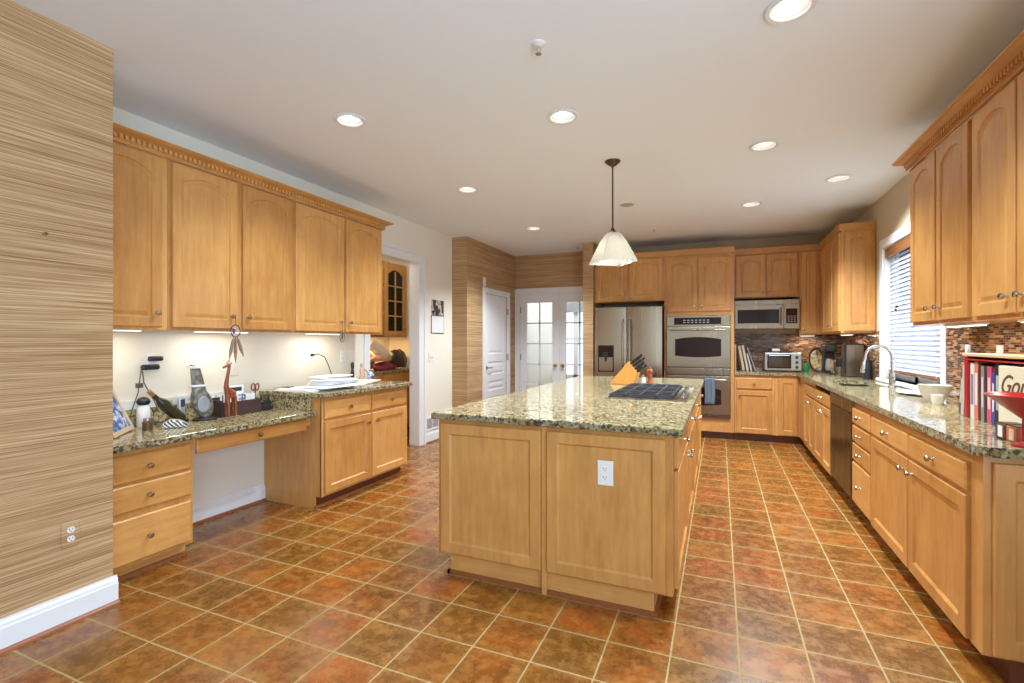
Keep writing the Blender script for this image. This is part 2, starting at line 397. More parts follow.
bboard('baseboard_papered_end', (-3.24, 7.475), (-3.24, YB), (1,0))

# ------------------------------------------------------------------ casings and doors
def casing(name, mb_pts_box, **k): return S(name, mb_pts_box, white, bevel=.004)
c = MB(); t = .02
c.box(XL, XL+t, 4.15, OY0, 0, OZ).box(XL, XL+t, OY1, 5.305, 0, OZ).box(XL, XL+t, 4.15, 5.305, OZ, 2.42)
c.box(XL+t, XL+t+.012, 5.27, 5.305, 0, 2.42).box(XL+t, XL+t+.012, 4.15, 5.305, 2.385, 2.42)
c.box(XL-.13, XL, OY0-.012, OY0+.001, 0, OZ).box(XL-.13, XL, OY1-.001, OY1+.012, 0, OZ).box(XL-.13, XL, OY0, OY1, OZ-.001, OZ+.014)
casing('trim_pantry_opening', c)
# white panel door (closed) with its casing
c = MB(); X0 = -3.24
c.box(X0, X0+t, 6.49, DY0, 0, DZ).box(X0, X0+t, DY1, 7.475, 0, DZ).box(X0, X0+t, 6.49, 7.475, DZ, 2.125)
c.box(X0+t, X0+t+.01, 6.49, 6.515, 0, 2.125).box(X0+t, X0+t+.01, 7.45, 7.475, 0, 2.125).box(X0+t, X0+t+.01, 6.49, 7.475, 2.10, 2.125)
casing('trim_white_door', c)
def panel_face(mb, fr, u0, u1, z0, z1, n0, loops):
    """rectangular loops (inset, n) bridged, last one filled; fr maps (u,z,n)->world"""
    rings = []
    for ins, n in loops: rings.append([fr(u0+ins, z0+ins, n0+n), fr(u1-ins, z0+ins, n0+n), fr(u1-ins, z1-ins, n0+n), fr(u0+ins, z1-ins, n0+n)])
    vs = [p for r in rings for p in r]; fs = []
    for k in range(len(rings)-1):
        for i in range(4): fs.append((k*4+i, k*4+(i+1)%4, (k+1)*4+(i+1)%4, (k+1)*4+i))
    fs.append(tuple(range(4*(len(rings)-1), 4*len(rings)))); mb.add(vs, fs)
def frX(xf, s): return lambda u, z, n: Vector((xf+s*n, u, z))        # face normal along s*X, u = y
def frY(yf, s): return lambda u, z, n: Vector((u, yf+s*n, z))        # face normal along s*Y, u = x
def slab_with_panels(mb, fr, u0, u1, z0, z1, th, panels, loops):
    # frame pieces round the panels: grid of cells
    us = sorted({u0, u1, *[p[0] for p in panels], *[p[1] for p in panels]}); zs = sorted({z0, z1, *[p[2] for p in panels], *[p[3] for p in panels]})
    for a in range(len(us)-1):
        for b in range(len(zs)-1):
            mu, mz = (us[a]+us[a+1])/2, (zs[b]+zs[b+1])/2
            if any(p[0] < mu < p[1] and p[2] < mz < p[3] for p in panels): continue
            mb.add([fr(us[a],zs[b],th), fr(us[a+1],zs[b],th), fr(us[a+1],zs[b+1],th), fr(us[a],zs[b+1],th)], [(0,1,2,3)])
    q = [fr(u0,z0,0),fr(u1,z0,0),fr(u1,z1,0),fr(u0,z1,0),fr(u0,z0,th),fr(u1,z0,th),fr(u1,z1,th),fr(u0,z1,th)]
    mb.add(q, [(0,1,2,3),(0,1,5,4),(1,2,6,5),(2,3,7,6),(3,0,4,7)])
    if loops:
        for p in panels: panel_face(mb, fr, *p[:4], th, loops)
d1 = bpy.data.objects.new('door_1', None); col.objects.link(d1); d1.location = (-3.24, DY0, 0); struct(d1); d1['label'] = 'white paneled closet door in the grasscloth wall'
mb = MB((-3.24, DY0, 0)); fr = frX(-3.275, 1)
LP = [(0,0),(.012,-.009),(.03,-.009),(.055,-.003)]
pu0, pu1 = DY0+.12, DY1-.12
slab_with_panels(mb, fr, DY0+.004, DY1-.004, .012, DZ-.004, .03, [(pu0,pu1,1.12,1.90),(pu0,pu1,.80,1.0),(pu0,pu1,.56,.70),(pu0,pu1,.18,.46)], LP)
mb.build('door_leaf', white, d1)
mb = MB((-3.24, DY0, 0)); mb.lathe((-3.245, DY0+.07, .915), [(.03,0),(.03,.008),(.012,.012),(.012,.04)], 16, 'X').tube([(-3.205,DY0+.07,.915),(-3.20,DY0+.10,.915),(-3.20,DY0+.19,.912)], .009)
mb.build('door_handle', nickel, d1, smooth=True)
for z in (1.80, 1.06, .22): MB((-3.24, DY0, 0)).box(-3.246, -3.212, DY1-.012, DY1+.012, z-.05, z+.05).build('hinge', nickel, d1)

# french doors
c = MB()
c.box(-3.235, FX0, YB-t, YB, 0, FZ).box(-3.235, FX1-.02, YB-t, YB, FZ, 2.215).box(FX1-.03, FX1, YB-t, YB, 0, FZ)
c.box(-3.235, -3.21, YB-t-.01, YB-t, 0, 2.215).box(-3.235, FX1-.02, YB-t-.01, YB-t, 2.19, 2.215)
c.box(FX0-.001, FX0+.015, YB, YB+.14, 0, FZ).box(FX0, FX1, YB, YB+.14, FZ-.02, FZ+.001)
casing('trim_french_door', c)
def french_leaf(name, x0, x1, hinge_left, label):
    o = bpy.data.objects.new(name, None); col.objects.link(o); o.location = (x0, YB, 0); struct(o); o['label'] = label
    org = (x0, YB, 0); yf = YB+.06; fr = frY(yf, -1)
    st = .115; gx0, gx1, gz0, gz1 = x0+st, x1-st, .24, 1.97
    mb = MB(org); pan = []
    slab_with_panels(mb, fr, x0, x1, .012, FZ-.025, .045, [(gx0,gx1,gz0,gz1)], None)
    mb.v = []; mb.f = []
    mb.box(x0, gx0, yf-.045, yf, .012, FZ-.025).box(gx1, x1, yf-.045, yf, .012, FZ-.025).box(gx0, gx1, yf-.045, yf, .012, gz0).box(gx0, gx1, yf-.045, yf, gz1, FZ-.025)
    mb.build('door_frame', white, o, bevel=.003)
    mb = MB(org); m_ = (gx0+gx1)/2; mb.box(m_-.011, m_+.011, yf-.04, yf-.005, gz0, gz1)
    for k in range(1, 5): z = gz0+(gz1-gz0)*k/5; mb.box(gx0, gx1, yf-.04, yf-.005, z-.011, z+.011)
    mb.build('muntin', white, o)
    MB(org).box(gx0, gx1, yf-.024, yf-.020, gz0, gz1).build('glass_pane', glass, o)
    kx = x1-.06 if hinge_left else x0+.06
    k = MB(org).lathe((kx, yf-.045, .915), [(.028,0),(.028,-.006),(.010,-.010),(.010,-.035),(.022,-.042),(.027,-.055),(.02,-.07),(.004,-.074)], 16, 'Y').build('door_knob', brass, o, smooth=True)
    hx = x0 if hinge_left else x1
    for z in (1.85, 1.05, .25): MB(org).box(hx-.012, hx+.012, yf-.052, yf-.045, z-.05, z+.05).build('hinge', nickel, o)
mid = (FX0+.015+FX1)/2
french_leaf('door_2', FX0+.017, mid-.002, True, 'left leaf of the white ten-lite french doors')
french_leaf('door_3', mid+.002, FX1-.002, False, 'right leaf of the french doors, beside the papered column')
MB().box(mid-.016, mid+.016, YB+.002, YB+.014, .012, FZ-.03)
S('trim_astragal', MB().box(mid-.014, mid+.014, YB-.004, YB+.014, .012, FZ-.03), white)

# sunroom beyond the french doors
S('wall_sunroom_left', MB().box(-3.72, -3.6, YB+.14, 11.2, 0, H), paint)
S('ceiling_sunroom', MB().box(-3.7, -.4, YB+.14, 11.2, 2.7, 2.75), white)
S('wall_sunroom_right', MB().box(-.5, -.4, YB+.14, 11.2, 0, 2.7), white)
sr = MB()
for x in (-3.6, -3.05, -2.0, -.95, -.5): sr.box(x-.05, x+.05, 10.9, 11.0, .0, 2.7)
sr.box(-3.6, -.4, 10.9, 11.0, 0, .55).box(-3.6, -.4, 10.9, 11.0, 2.2, 2.7).box(-3.6, -.4, 10.93, 10.97, 1.35, 1.40)
S('wall_sunroom_far', sr, white)
va = MB()
va.box(-3.5, -.5, 10.80, 10.87, 1.98, 2.22)
tag(va.build('window_valance', mc('grey_valance_cloth', (.28,.29,.30), .9)), 'grey valance across the sunroom windows beyond the french doors', 'valance')
# a white chair in the sunroom
ch = thing('sunroom_chair', 'white high-backed chair standing in the bright sunroom', 'chair', (-2.35, 9.6, 0))
og = (0,0,0); wch = mc('white_chair_paint', (.62,.65,.70), .4)
MB().box(-.23,.23,-.22,.22,.42,.46).build('seat', wch, ch, bevel=.01)
for x, y, z in ((-.2,-.19,.42),(.2,-.19,.42),(-.2,.19,1.05),(.2,.19,1.05)): MB().box(x-.02,x+.02,y-.02,y+.02,0,z).build('leg', wch, ch)
b = MB(); b.box(-.2,.2,.18,.2,.98,1.06).box(-.2,.2,.18,.2,.6,.65)
for k in range(4): b.box(-.14+k*.085, -.11+k*.085, .18,.2,.65,.98)
b.build('backrest', wch, ch)

# ------------------------------------------------------------------ sink window
def sink_window():
    c = MB(); y0, y1 = WY0, WY1
    c.box(XR-.018, XR, y0-.085, y0, WZ0-.02, WZ1).box(XR-.018, XR, y1, y1+.085, WZ0-.02, WZ1).box(XR-.018, XR, y0-.085, y1+.085, WZ1, WZ1+.09)
    c.box(XR, XR+.14, y0, y0+.012, WZ0, WZ1).box(XR, XR+.14, y1-.012, y1, WZ0, WZ1).box(XR, XR+.14, y0, y1, WZ1-.012, WZ1)
    S('trim_sink_window', c, white, bevel=.003)
    S('trim_sink_window_sill', MB().box(XR-.05, XR+.14, y0-.09, y1+.09, WZ0-.03, WZ0), white, bevel=.004)
    o = bpy.data.objects.new('window_1', None); col.objects.link(o); o.location = (XR, y0, WZ0); struct(o)
    org = (XR, y0, WZ0); f = MB(org); x0, x1 = XR+.085, XR+.115; m_ = (y0+y1)/2-.42
    f.box(x0,x1,y0,y0+.05,WZ0,WZ1).box(x0,x1,y1-.05,y1,WZ0,WZ1).box(x0,x1,y0,y1,WZ0,WZ0+.05).box(x0,x1,y0,y1,WZ1-.05,WZ1).box(x0,x1,m_-.05,m_+.05,WZ0,WZ1).box(x0,x1,y1-.62,y1-.55,WZ0,WZ1).box(x0,x1,y0,y1,1.60,1.645)
    f.build('window_frame', white, o)
    MB(org).box(x0+.012, x0+.016, y0+.04, y1-.04, WZ0+.04, WZ1-.04).build('window_pane', glass, o)
sink_window()
bl = thing('window_blind', 'white slatted blind with brown wooden valance over the sink window', 'blind', (XR+.03, WY0, WZ1))
org = (XR+.03, WY0, WZ1)
MB(org).box(XR+.0, XR+.025, WY0+.014, WY1-.014, WZ1-.10, WZ1-.014).build('valance', valance_wood, bl, bevel=.003)
mb = MB(org); z = 1.06
while z < WZ1-.10:
    a = math.radians(52); dx, dz = .024*math.cos(a), .024*math.sin(a); cx = XR+.05
    mb.prism([(cx-dx,WY0+.02,z-dz),(cx+dx,WY0+.02,z+dz),(cx+dx,WY0+.02,z+dz+.003),(cx-dx,WY0+.02,z-dz+.003)], (0, WY1-WY0-.04, 0)); z += .041
mb.build('slats', blinds, bl)
MB(org).box(XR+.03, XR+.07, WY0+.02, WY1-.02, 1.018, 1.036).build('bottom_rail', valance_wood, bl)
mb = MB(org)
for y in (WY0+.2, (WY0+WY1)/2, WY1-.2): mb.tube([(XR+.024,y,1.03),(XR+.024,y,WZ1-.1)], .0015, 5)
mb.build('cord', white, bl)
hk = MB((XR+.015, 5.63, 1.63)); hk.tube([(XR+.016,5.63,1.60),(XR+.016,5.63,1.66)], .004, 6).ball((XR+.014,5.60,1.64), (.006,.045,.012)).ball((XR+.014,5.65,1.615), (.006,.028,.01))
tag(hk.build('blind_ornament', bronze), 'small dark dragonfly ornament clipped to the window blind', 'ornament')
yy = MB((1.4,4.8,1.0))

# ------------------------------------------------------------------ cabinets
def door_mesh(mb, fr, u0, u1, z0, z1, arch=0.0, th=.02, style='raised', fw=.057):
    """frame-and-panel door front; arch > 0 gives the cathedral top rail"""
    W_, H_ = u1-u0, z1-z0; NA = 14 if arch else 1
    def ring(ins, n):
        a, b, c_, d = u0+ins, u1-ins, z0+ins, z1-ins
        pts = [(a,c_),(b,c_)]
        if not arch: pts += [(b,d),(a,d)]
        else:
            for k in range(NA+1):
                s = 1-2*k/NA; zz = d
                if ins > .01: zz = d - arch + arch*(1-s*s)
                pts.append(((a+b)/2 + s*(b-a)/2, zz))
        return [fr(u, z, n) for u, z in pts]
    if style == 'raised': L = [(0,0),(0,th-.003),(.003,th),(fw,th),(fw+.004,th-.008),(fw+.013,th-.009),(fw+.034,th-.003)]
    elif style == 'flat': L = [(0,0),(0,th-.003),(.003,th),(fw,th),(fw+.004,th-.004),(fw+.011,th-.0105)]
    else: L = [(0,0),(0,th-.006),(.008,th)]
    rings = [ring(*l) for l in L]; n = len(rings[0]); vs = [p for r in rings for p in r]; fs = []
    for k in range(len(rings)-1):
        for i in range(n): fs.append((k*n+i, k*n+(i+1)%n, (k+1)*n+(i+1)%n, (k+1)*n+i))
    fs.append(tuple(range(n*(len(rings)-1), n*len(rings)))); fs.append(tuple(range(n))[::-1]); mb.add(vs, fs)
KP = [(.008,0),(.006,.006),(.005,.014),(.012,.018),(.016,.024),(.014,.030),(.006,.033)]
def knob(org, fr, u, z, n, parent):
    p = fr(u, z, n); q = (fr(u, z, n+1)-p).normalized(); a = Vector((0,0,1)); b = q.cross(a)
    return MB(org).lathe(p, KP, 12, (a, b, q)).build('knob', nickel, parent, smooth=True)
def door(root, org, fr, u0, u1, z0, z1, kn=None, arch=0, style='raised', m=None, nm='door', fw=.057):
    mb = MB(org); door_mesh(mb, fr, u0, u1, z0, z1, arch, style=style, fw=fw); d = mb.build(nm, m or maple_v, root)
    if kn: knob(org, fr, kn[0], kn[1], .02, d)
    return d
def drawer(root, org, fr, u0, u1, z0, z1, kn=True):
    mb = MB(org); door_mesh(mb, fr, u0, u1, z0, z1, style='slab'); d = mb.build('drawer', maple_h, root)
    if kn: knob(org, fr, (u0+u1)/2, (z0+z1)/2, .02, d)
    return d
def body(root, org, *bx, m=None): return MB(org).box(*bx).build('cabinet_body', m or maple_v, root, bevel=.0015)

AR = .052
XL, XR, YB = XL+.002, XR-.002, YB-.002     # cabinets stand 2 mm clear of the plaster
# --- left wall cabinets
XF = -3.15; fr = frX(XF, 1); ZB, ZT = 1.385, 2.445; UG = 'wall cabinets above the desk'
def wallcab_left(y0, y1, doors, label):
    org = (XL, y0, ZB); r = thing('wall_cabinet', label, 'cabinet', org, group=None)
    mb = MB(org).box(XL, XF, y0, y1, ZB+.012, ZT); mb.box(XF-.02, XF, y0, y1, ZB, ZB+.012); mb.build('cabinet_body', maple_v, r, bevel=.0015)
    for a, b, k in doors: door(r, org, fr, a, b, ZB+.018, ZT-.012, (k, 1.487) if k else None, arch=AR)
    return r
wallcab_left(YN, 1.947, [(1.492,1.905,1.870)], 'maple wall cabinet with one arched door, next to the near papered wall')
wallcab_left(1.949, 2.912, [(1.968,2.412,2.362),(2.456,2.888,2.488)], 'maple double-door wall cabinet with the dreamcatcher hanging from a knob')
wallcab_left(2.914, 4.03, [(2.930,3.472,3.418),(3.506,4.006,3.542)], 'maple double-door wall cabinet next to the pantry doorway')

def crown(name, label, path, z0, z1, proj, dent=None, closed=False):
    prof = [(0,z0),(.012,z0),(.012,z0+.012),(.016,z0+.016),(.016,z0+.58*(z1-z0)),(.030,z0+.60*(z1-z0)),(.034,z0+.66*(z1-z0)),(.045*proj/.07,z0+.72*(z1-z0)),(proj*.86,z0+.80*(z1-z0)),(proj*.9,z0+.86*(z1-z0)),(proj,z0+.88*(z1-z0)),(proj,z1),(0,z1)]
    P = [Vector((x,y)) for x, y in path]; n = len(P); vs = []; K = len(prof)
    def nrm(a, b): d = (b-a).normalized(); return Vector((d.y, -d.x))
    for i, p in enumerate(P):
        if i == 0: m_ = nrm(P[0],P[1])
        elif i == n-1: m_ = nrm(P[-2],P[-1])
        else:
            a, b = nrm(P[i-1],P[i]), nrm(P[i],P[i+1]); m_ = (a+b)/(1+a.dot(b))
        for o_, z in prof: vs.append((p.x+m_.x*o_, p.y+m_.y*o_, z))
    fs = [(i*K+k, i*K+(k+1)%K, (i+1)*K+(k+1)%K, (i+1)*K+k) for i in range(n-1) for k in range(K)] + [tuple(range(K)), tuple(range((n-1)*K, n*K))]
    org = (*path[0], z0); r = thing(name, label, 'moulding', org)
    MB(org).add(vs, fs).build('crown_profile', maple_h, r)
    if dent:
        mb = MB(org); zz0, zz1 = z0+.28*(z1-z0), z0+.585*(z1-z0)
        for i in range(n-1):
            a, b = P[i], P[i+1]; L_ = (b-a).length; d = (b-a)/L_; q = nrm(a, b); N = int(L_/dent)
            for k in range(N):
                s = a+d*(k+.3)*dent; e = s+d*dent*.55
                mb.prism([(s.x+q.x*.014,s.y+q.y*.014,zz0),(e.x+q.x*.014,e.y+q.y*.014,zz0),(e.x+q.x*.032,e.y+q.y*.032,zz0),(s.x+q.x*.032,s.y+q.y*.032,zz0)], (0,0,zz1-zz0))
        mb.build('dentil_band', maple_h, r)
    return r
# path runs so that the outward side is on the right hand of the travel direction
crown('crown_moulding', 'maple crown moulding with dentil band along the top of the desk wall cabinets', [(XL,4.03),(XF+.02,4.03),(XF+.02,YN)][::-1] if False else [(XF+.02,YN),(XF+.02,4.03),(XL,4.03)], 2.440, 2.515, .075, .030)

# --- left base: desk drawers, knee drawer, base cabinet, counters
org = (XL, YN, 0); XD = -2.97; fr = frX(XD, 1)
r = thing('desk_drawer_cabinet', 'maple three-drawer desk cabinet beside the near papered wall', 'cabinet', org)
body(r, org, XL, XD, YN+.002, 1.985, .085, .727); MB(org).box(XL, XD-.07, YN+.002, 1.985, 0, .085).build('toe_kick', maple_h, r)
MB(org).box(XD-.07, XD-.052, YN+.002, 1.985, 0, .022).build('shoe_moulding', shoe_wood, r)
for z0, z1 in ((.545,.695),(.385,.530),(.105,.350)): drawer(r, org, fr, YN+.01, 1.965, z0, z1)
org = (XL, 1.99, .6); r = thing('knee_drawer', 'wide shallow maple drawer under the desk top over the knee space', 'drawer', org)
MB(org).box(XL+.05, XD, 1.988, 2.916, .655, .727).build('drawer_apron', maple_h, r)
drawer(r, org, fr, 2.0, 2.865, .622, .712)
XB = -2.86; fr = frX(XB, 1); org = (XL, 2.92, 0)
r = thing('base_cabinet', 'maple base cabinet with two drawers over two doors, left of the pantry doorway', 'cabinet', org)
body(r, org, XL+.001, XB, 2.92, 4.05, .095, .876)
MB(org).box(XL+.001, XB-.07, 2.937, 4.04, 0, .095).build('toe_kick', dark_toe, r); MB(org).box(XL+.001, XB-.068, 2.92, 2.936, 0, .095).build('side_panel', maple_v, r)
MB(org).box(XB-.07, XB-.052, 2.918, 4.04, 0, .022).build('shoe_moulding', shoe_wood, r)
for a, b, k in ((2.945,3.482,3.44),(3.512,4.03,3.555)):
    drawer(r, org, fr, a, b, .705, .842); door(r, org, fr, a, b, .115, .680, (k,.605), style='flat')
MB(org).box(XB-.01, XB+.004, 2.92, 2.935, .095, .876).build('corner_stile', maple_v, r)

def counter(name, label, polys, z0, z1, bev=.008):
    mb = MB()
    for poly in polys: mb.prism([(x,y,z0) for x, y in poly], (0,0,z1-z0))
    o = mb.build(name, [granite, granite_edge], bevel=bev, seg=2)
    for p in o.data.polygons: p.material_index = 1 if abs(p.normal.z) < .5 else 0
    return tag(o, label, 'countertop')
counter('desk_countertop', 'lower granite desk top with backsplash under the wall cabinets', [[(XL,YN+.002),(-2.90,YN+.002),(-2.90,2.918),(XL,2.918)]], .727, .767)
counter('raised_countertop', 'speckled granite countertop on the base cabinet next to the pantry doorway', [[(XL,2.87),(-2.805,2.87),(-2.805,4.08),(XL,4.08)]], .876, .914)
bs = MB(); bs.box(XL, XL+.02, YN+.002, 2.918, .767, .876).box(XL+.02, -2.95, 2.9, 2.918, .767, .876)
struct(bs.build('trim_desk_backsplash', granite))
# --- right base run
XQ = .935; fr = frX(XQ, -1)
def base_right(name, label, y0, y1, fronts, cat='cabinet', top=.876):
    org = (XQ, y0, 0); r = thing(name, label, cat, org)
    body(r, org, XQ, XR, y0, y1, .10, top, m=maple_v)
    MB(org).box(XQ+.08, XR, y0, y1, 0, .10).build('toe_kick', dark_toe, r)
    for kind, a, b, z0, z1, k in fronts:
        if kind == 'dr': drawer(r, org, fr, a, b, z0, z1)
        elif kind == 'false': drawer(r, org, fr, a, b, z0, z1, True)
        else: door(r, org, fr, a, b, z0, z1, k, style='flat', fw=.06)
    return r
DZ0, DZ1, RZ0, RZ1 = .110, .690, .708, .825
r = base_right('base_cabinet', 'maple base cabinet with two wide doors at the near end of the sink run', 2.45, 3.893,
    [('dr',2.54,3.186,RZ0,RZ1,0),('dr',3.204,3.875,RZ0,RZ1,0),('d',2.54,3.186,DZ0,DZ1,(3.13,.628)),('d',3.204,3.875,DZ0,DZ1,(3.255,.628))])
org = (XQ, 2.45, 0); f2 = frY(2.45, -1)
MB(org).box(XQ+.001, XR, 2.445, 2.452, .105, .874).build('end_skin', maple_v, r)
door(r, org, frY(2.445,-1), .962, 1.49, .115, .80+.05, style='flat', nm='end_panel', fw=.06)
base_right('drawer_base_cabinet', 'maple four-drawer stack between the dishwasher and the wide doors', 3.895, 4.388,
    [('dr',3.912,4.372,.708,.825,0),('dr',3.912,4.372,.575,.692,0),('dr',3.912,4.372,.435,.560,0),('dr',3.912,4.372,.125,.420,0)])
base_right('sink_base_cabinet', 'maple sink base cabinet with two doors under the faucet', 5.135, 6.015,
    [('false',5.15,5.99,RZ0,RZ1,0),('d',5.15,5.56,DZ0,DZ1,(5.52,.63)),('d',5.575,5.99,DZ0,DZ1,(5.615,.63))], top=.70)
base_right('base_cabinet', 'maple two-door base cabinet with one drawer between the sink base and the corner', 6.017, 6.70,
    [('dr',6.035,6.68,RZ0,RZ1,0),('d',6.035,6.35,DZ0,DZ1,(6.31,.63)),('d',6.362,6.68,DZ0,DZ1,(6.40,.63))])
# dishwasher
org = (XQ, 4.39, 0); r = thing('dishwasher', 'stainless dishwasher between the drawer stack and the sink base', 'dishwasher', org)
MB(org).box(XQ+.012, XR, 4.392, 5.133, .10, .872).build('tub', black, r)
MB(org).box(XQ-.025, XQ+.012, 4.396, 5.129, .13, .77).build('door', steel_d, r, bevel=.006)
MB(org).box(XQ-.028, XQ+.012, 4.396, 5.129, .775, .868).build('control_panel', steel, r, bevel=.006)
MB(org).box(XQ+.07, XQ+.09, 4.392, 5.133, 0, .10).build('toe_kick', black, r)
# --- corner + back base run
YQ = 7.13; frb = frY(YQ, -1); org = (.19, YQ, 0)
r = thing('base_cabinet', 'maple base cabinet with one drawer over one door, right of the ovens', 'cabinet', org)
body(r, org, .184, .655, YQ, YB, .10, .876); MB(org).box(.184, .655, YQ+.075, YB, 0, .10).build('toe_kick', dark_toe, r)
drawer(r, org, frb, .205, .625, .69, .835); door(r, org, frb, .205, .625, .11, .665, (.245,.605), style='flat')
org = (.657, YQ, 0); r = thing('corner_base_cabinet', 'maple corner base cabinet with one tall door in the inside corner', 'cabinet', org)
mb = MB(org).box(.657, XR, YQ, YB, .10, .876); mb.box(XQ, XR, 6.702, YQ, .10, .876); mb.build('cabinet_body', maple_v, r)
mb = MB(org).box(.657, XR, YQ+.075, YB, 0, .10); mb.box(XQ+.08, XR, 6.702, YQ+.08, 0, .10); mb.build('toe_kick', dark_toe, r)
door(r, org, frb, .692, .915, .11, .835, style='flat')
# L-shaped counter with a sink cut-out
ZC0, ZC1 = .876, .914; CX = .90; CY = 7.10
SY0, SY1, SX0, SX1 = 5.22, 5.95, 1.02, 1.36
ctop = counter('sink_run_countertop', 'L-shaped granite countertop running under the window and along the back wall', [
    [(CX+.035,2.40),(XR-.001,2.40),(XR-.001,SY0),(CX,SY0),(CX,2.435)],
    [(CX,SY1),(XR-.001,SY1),(XR-.001,YB-.001),(.184,YB-.001),(.184,CY),(CX,CY)],
    [(CX,SY0),(SX0,SY0),(SX0,SY1),(CX,SY1)], [(SX1,SY0),(XR-.001,SY0),(XR-.001,SY1),(SX1,SY1)]], ZC0, ZC1, bev=0)
sk = thing('kitchen_sink', 'undermount steel sink let into the countertop below the window', 'sink', (SX0, SY0, .75))
org = (SX0, SY0, .75); mb = MB(org); x0,x1,y0,y1 = SX0-.005,SX1+.005,SY0-.005,SY1+.005
mb.box(x0-.01,x0,y0,y1,.72,ZC0-.001).box(x1,x1+.01,y0,y1,.72,ZC0-.001).box(x0-.01,x1+.01,y0-.01,y0,.72,ZC0-.001).box(x0-.01,x1+.01,y1,y1+.01,.72,ZC0-.001).box(x0-.01,x1+.01,y0-.01,y1+.01,.71,.72)
mb.build('basin', steel, sk); MB(org).lathe((1.19,5.6,.72), [(.045,0),(.045,.003),(.02,.004)], 20).build('drain', chrome, sk)
struct(MB().box(.184, XR-.001, YB-.012, YB-.001, .914, 1.42).build('trim_backsplash_back', mosaic))
bsr = MB(); bsr.box(XR-.012, XR-.001, 2.40, WY0-.087, .914, 1.44).box(XR-.012, XR-.001, WY1+.087, YB-.012, .914, 1.42).box(XR-.012, XR-.001, WY0-.087, WY1+.087, .914, WZ0-.03)
struct(bsr.build('trim_backsplash_right', mosaic))

# --- right wall cabinets (near)
XU = 1.20; fr = frX(XU, -1); ZB, ZT = 1.42, 2.47
def wallcab_right(y0, y1, doors, label, zb=1.42, zt=2.47, end=False):
    org = (XU, y0, zb); r = thing('wall_cabinet', label, 'cabinet', org)
    MB(org).box(XU, XR, y0, y1, zb, zt).build('cabinet_body', maple_v, r, bevel=.0015)
    for a, b, k in doors: door(r, org, fr, a, b, zb+.02, zt-.012, (k, zb+.095), arch=AR)
    return r
wallcab_right(3.232, 4.09, [(3.668,4.073,3.735),(3.25,3.645,3.60)], 'maple double-door wall cabinet right next to the sink window')
wallcab_right(2.36, 3.230, [(2.808,3.20,2.862),(2.38,2.79,2.745)], 'maple double-door wall cabinet at the right edge, above the red bookshelf')
crown('crown_moulding', 'maple crown moulding with dentil band on the cabinets right of the window', [(XR,4.09),(XU-.02,4.09),(XU-.02,2.36),(XR,2.36)], 2.463, 2.547, .075, .030)
# --- corner wall cabinets and back wall cabinets
r = wallcab_right(6.20, 7.40, [(6.22,6.655,6.61),(6.665,7.10,6.71)], 'maple wall cabinet with a broad end panel, left of the sink window', 1.405, 2.50)
org = (XU, 6.20, 1.405); door(r, org, frY(6.20,-1), 1.225, 1.50, 1.425, 2.488, arch=AR, nm='end_panel')
YU = 7.40; fu = frY(YU, -1)
def wallcab_back(x0, x1, zb, zt, doors, label, yf=YU, kz=.05):
    org = (x0, yf, zb); r = thing('wall_cabinet', label, 'cabinet', org); f = frY(yf, -1)
    MB(org).box(x0, x1, yf, YB, zb, zt).build('cabinet_body', maple_v, r, bevel=.0015)
    for a, b, k in doors: door(r, org, f, a, b, zb+.015, zt-.012, (k, zb+.065), arch=AR*.85)
    return r
wallcab_back(.184, .965, 1.905, 2.50, [(.205,.565,.535),(.58,.945,.61)], 'maple double-door wall cabinet over the microwave')
wallcab_back(.967, 1.198, 1.405, 2.50, [(.985,1.155,1.01)], 'narrow maple wall cabinet right of the microwave')
# oven tower and fridge cabinet
YO = 7.12; fo = frY(YO, -1); OX0, OX1 = -.712, .180; org = (OX0, YO, 0)
r = thing('oven_cabinet', 'tall maple cabinet housing the double oven', 'cabinet', org)
mb = MB(org); mb.box(OX0, -.682, YO, YB, .10, 2.50).box(.135, OX1, YO, YB, .10, 2.50).box(-.682, .135, YO, YB, 1.668, 2.50).box(-.682, .135, YO, YB, .10, .285).box(-.682,.135,YB-.03,YB,.285,1.668)
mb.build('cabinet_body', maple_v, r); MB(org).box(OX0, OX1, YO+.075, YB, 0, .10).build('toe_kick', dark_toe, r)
door(r, org, fo, -.685, -.285, 1.725, 2.455, (-.322,1.79), arch=AR*.85); door(r, org, fo, -.262, .14, 1.725, 2.455, (-.225,1.79), arch=AR*.85)
wallcab_back(-1.70, -.714, 1.885, 2.50, [(-1.665,-1.215,-1.25),(-1.185,-.735,-1.15)], 'maple double-door wall cabinet over the refrigerator', yf=YO, kz=.1)
crown('crown_moulding', 'plain maple crown moulding over the ovens, microwave and back corner cabinets', [(XR,6.20),(XU-.02,6.20),(XU-.02,YU-.02),(OX1,YU-.02),(OX1,YO-.02),(-1.70,YO-.02)][::-1] if False else [(XR,6.20),(XU-.02,6.20),(XU-.02,YU-.02),(OX1,YU-.02),(OX1,YO-.02),(-1.70,YO-.02)], 2.50, 2.578, .07)

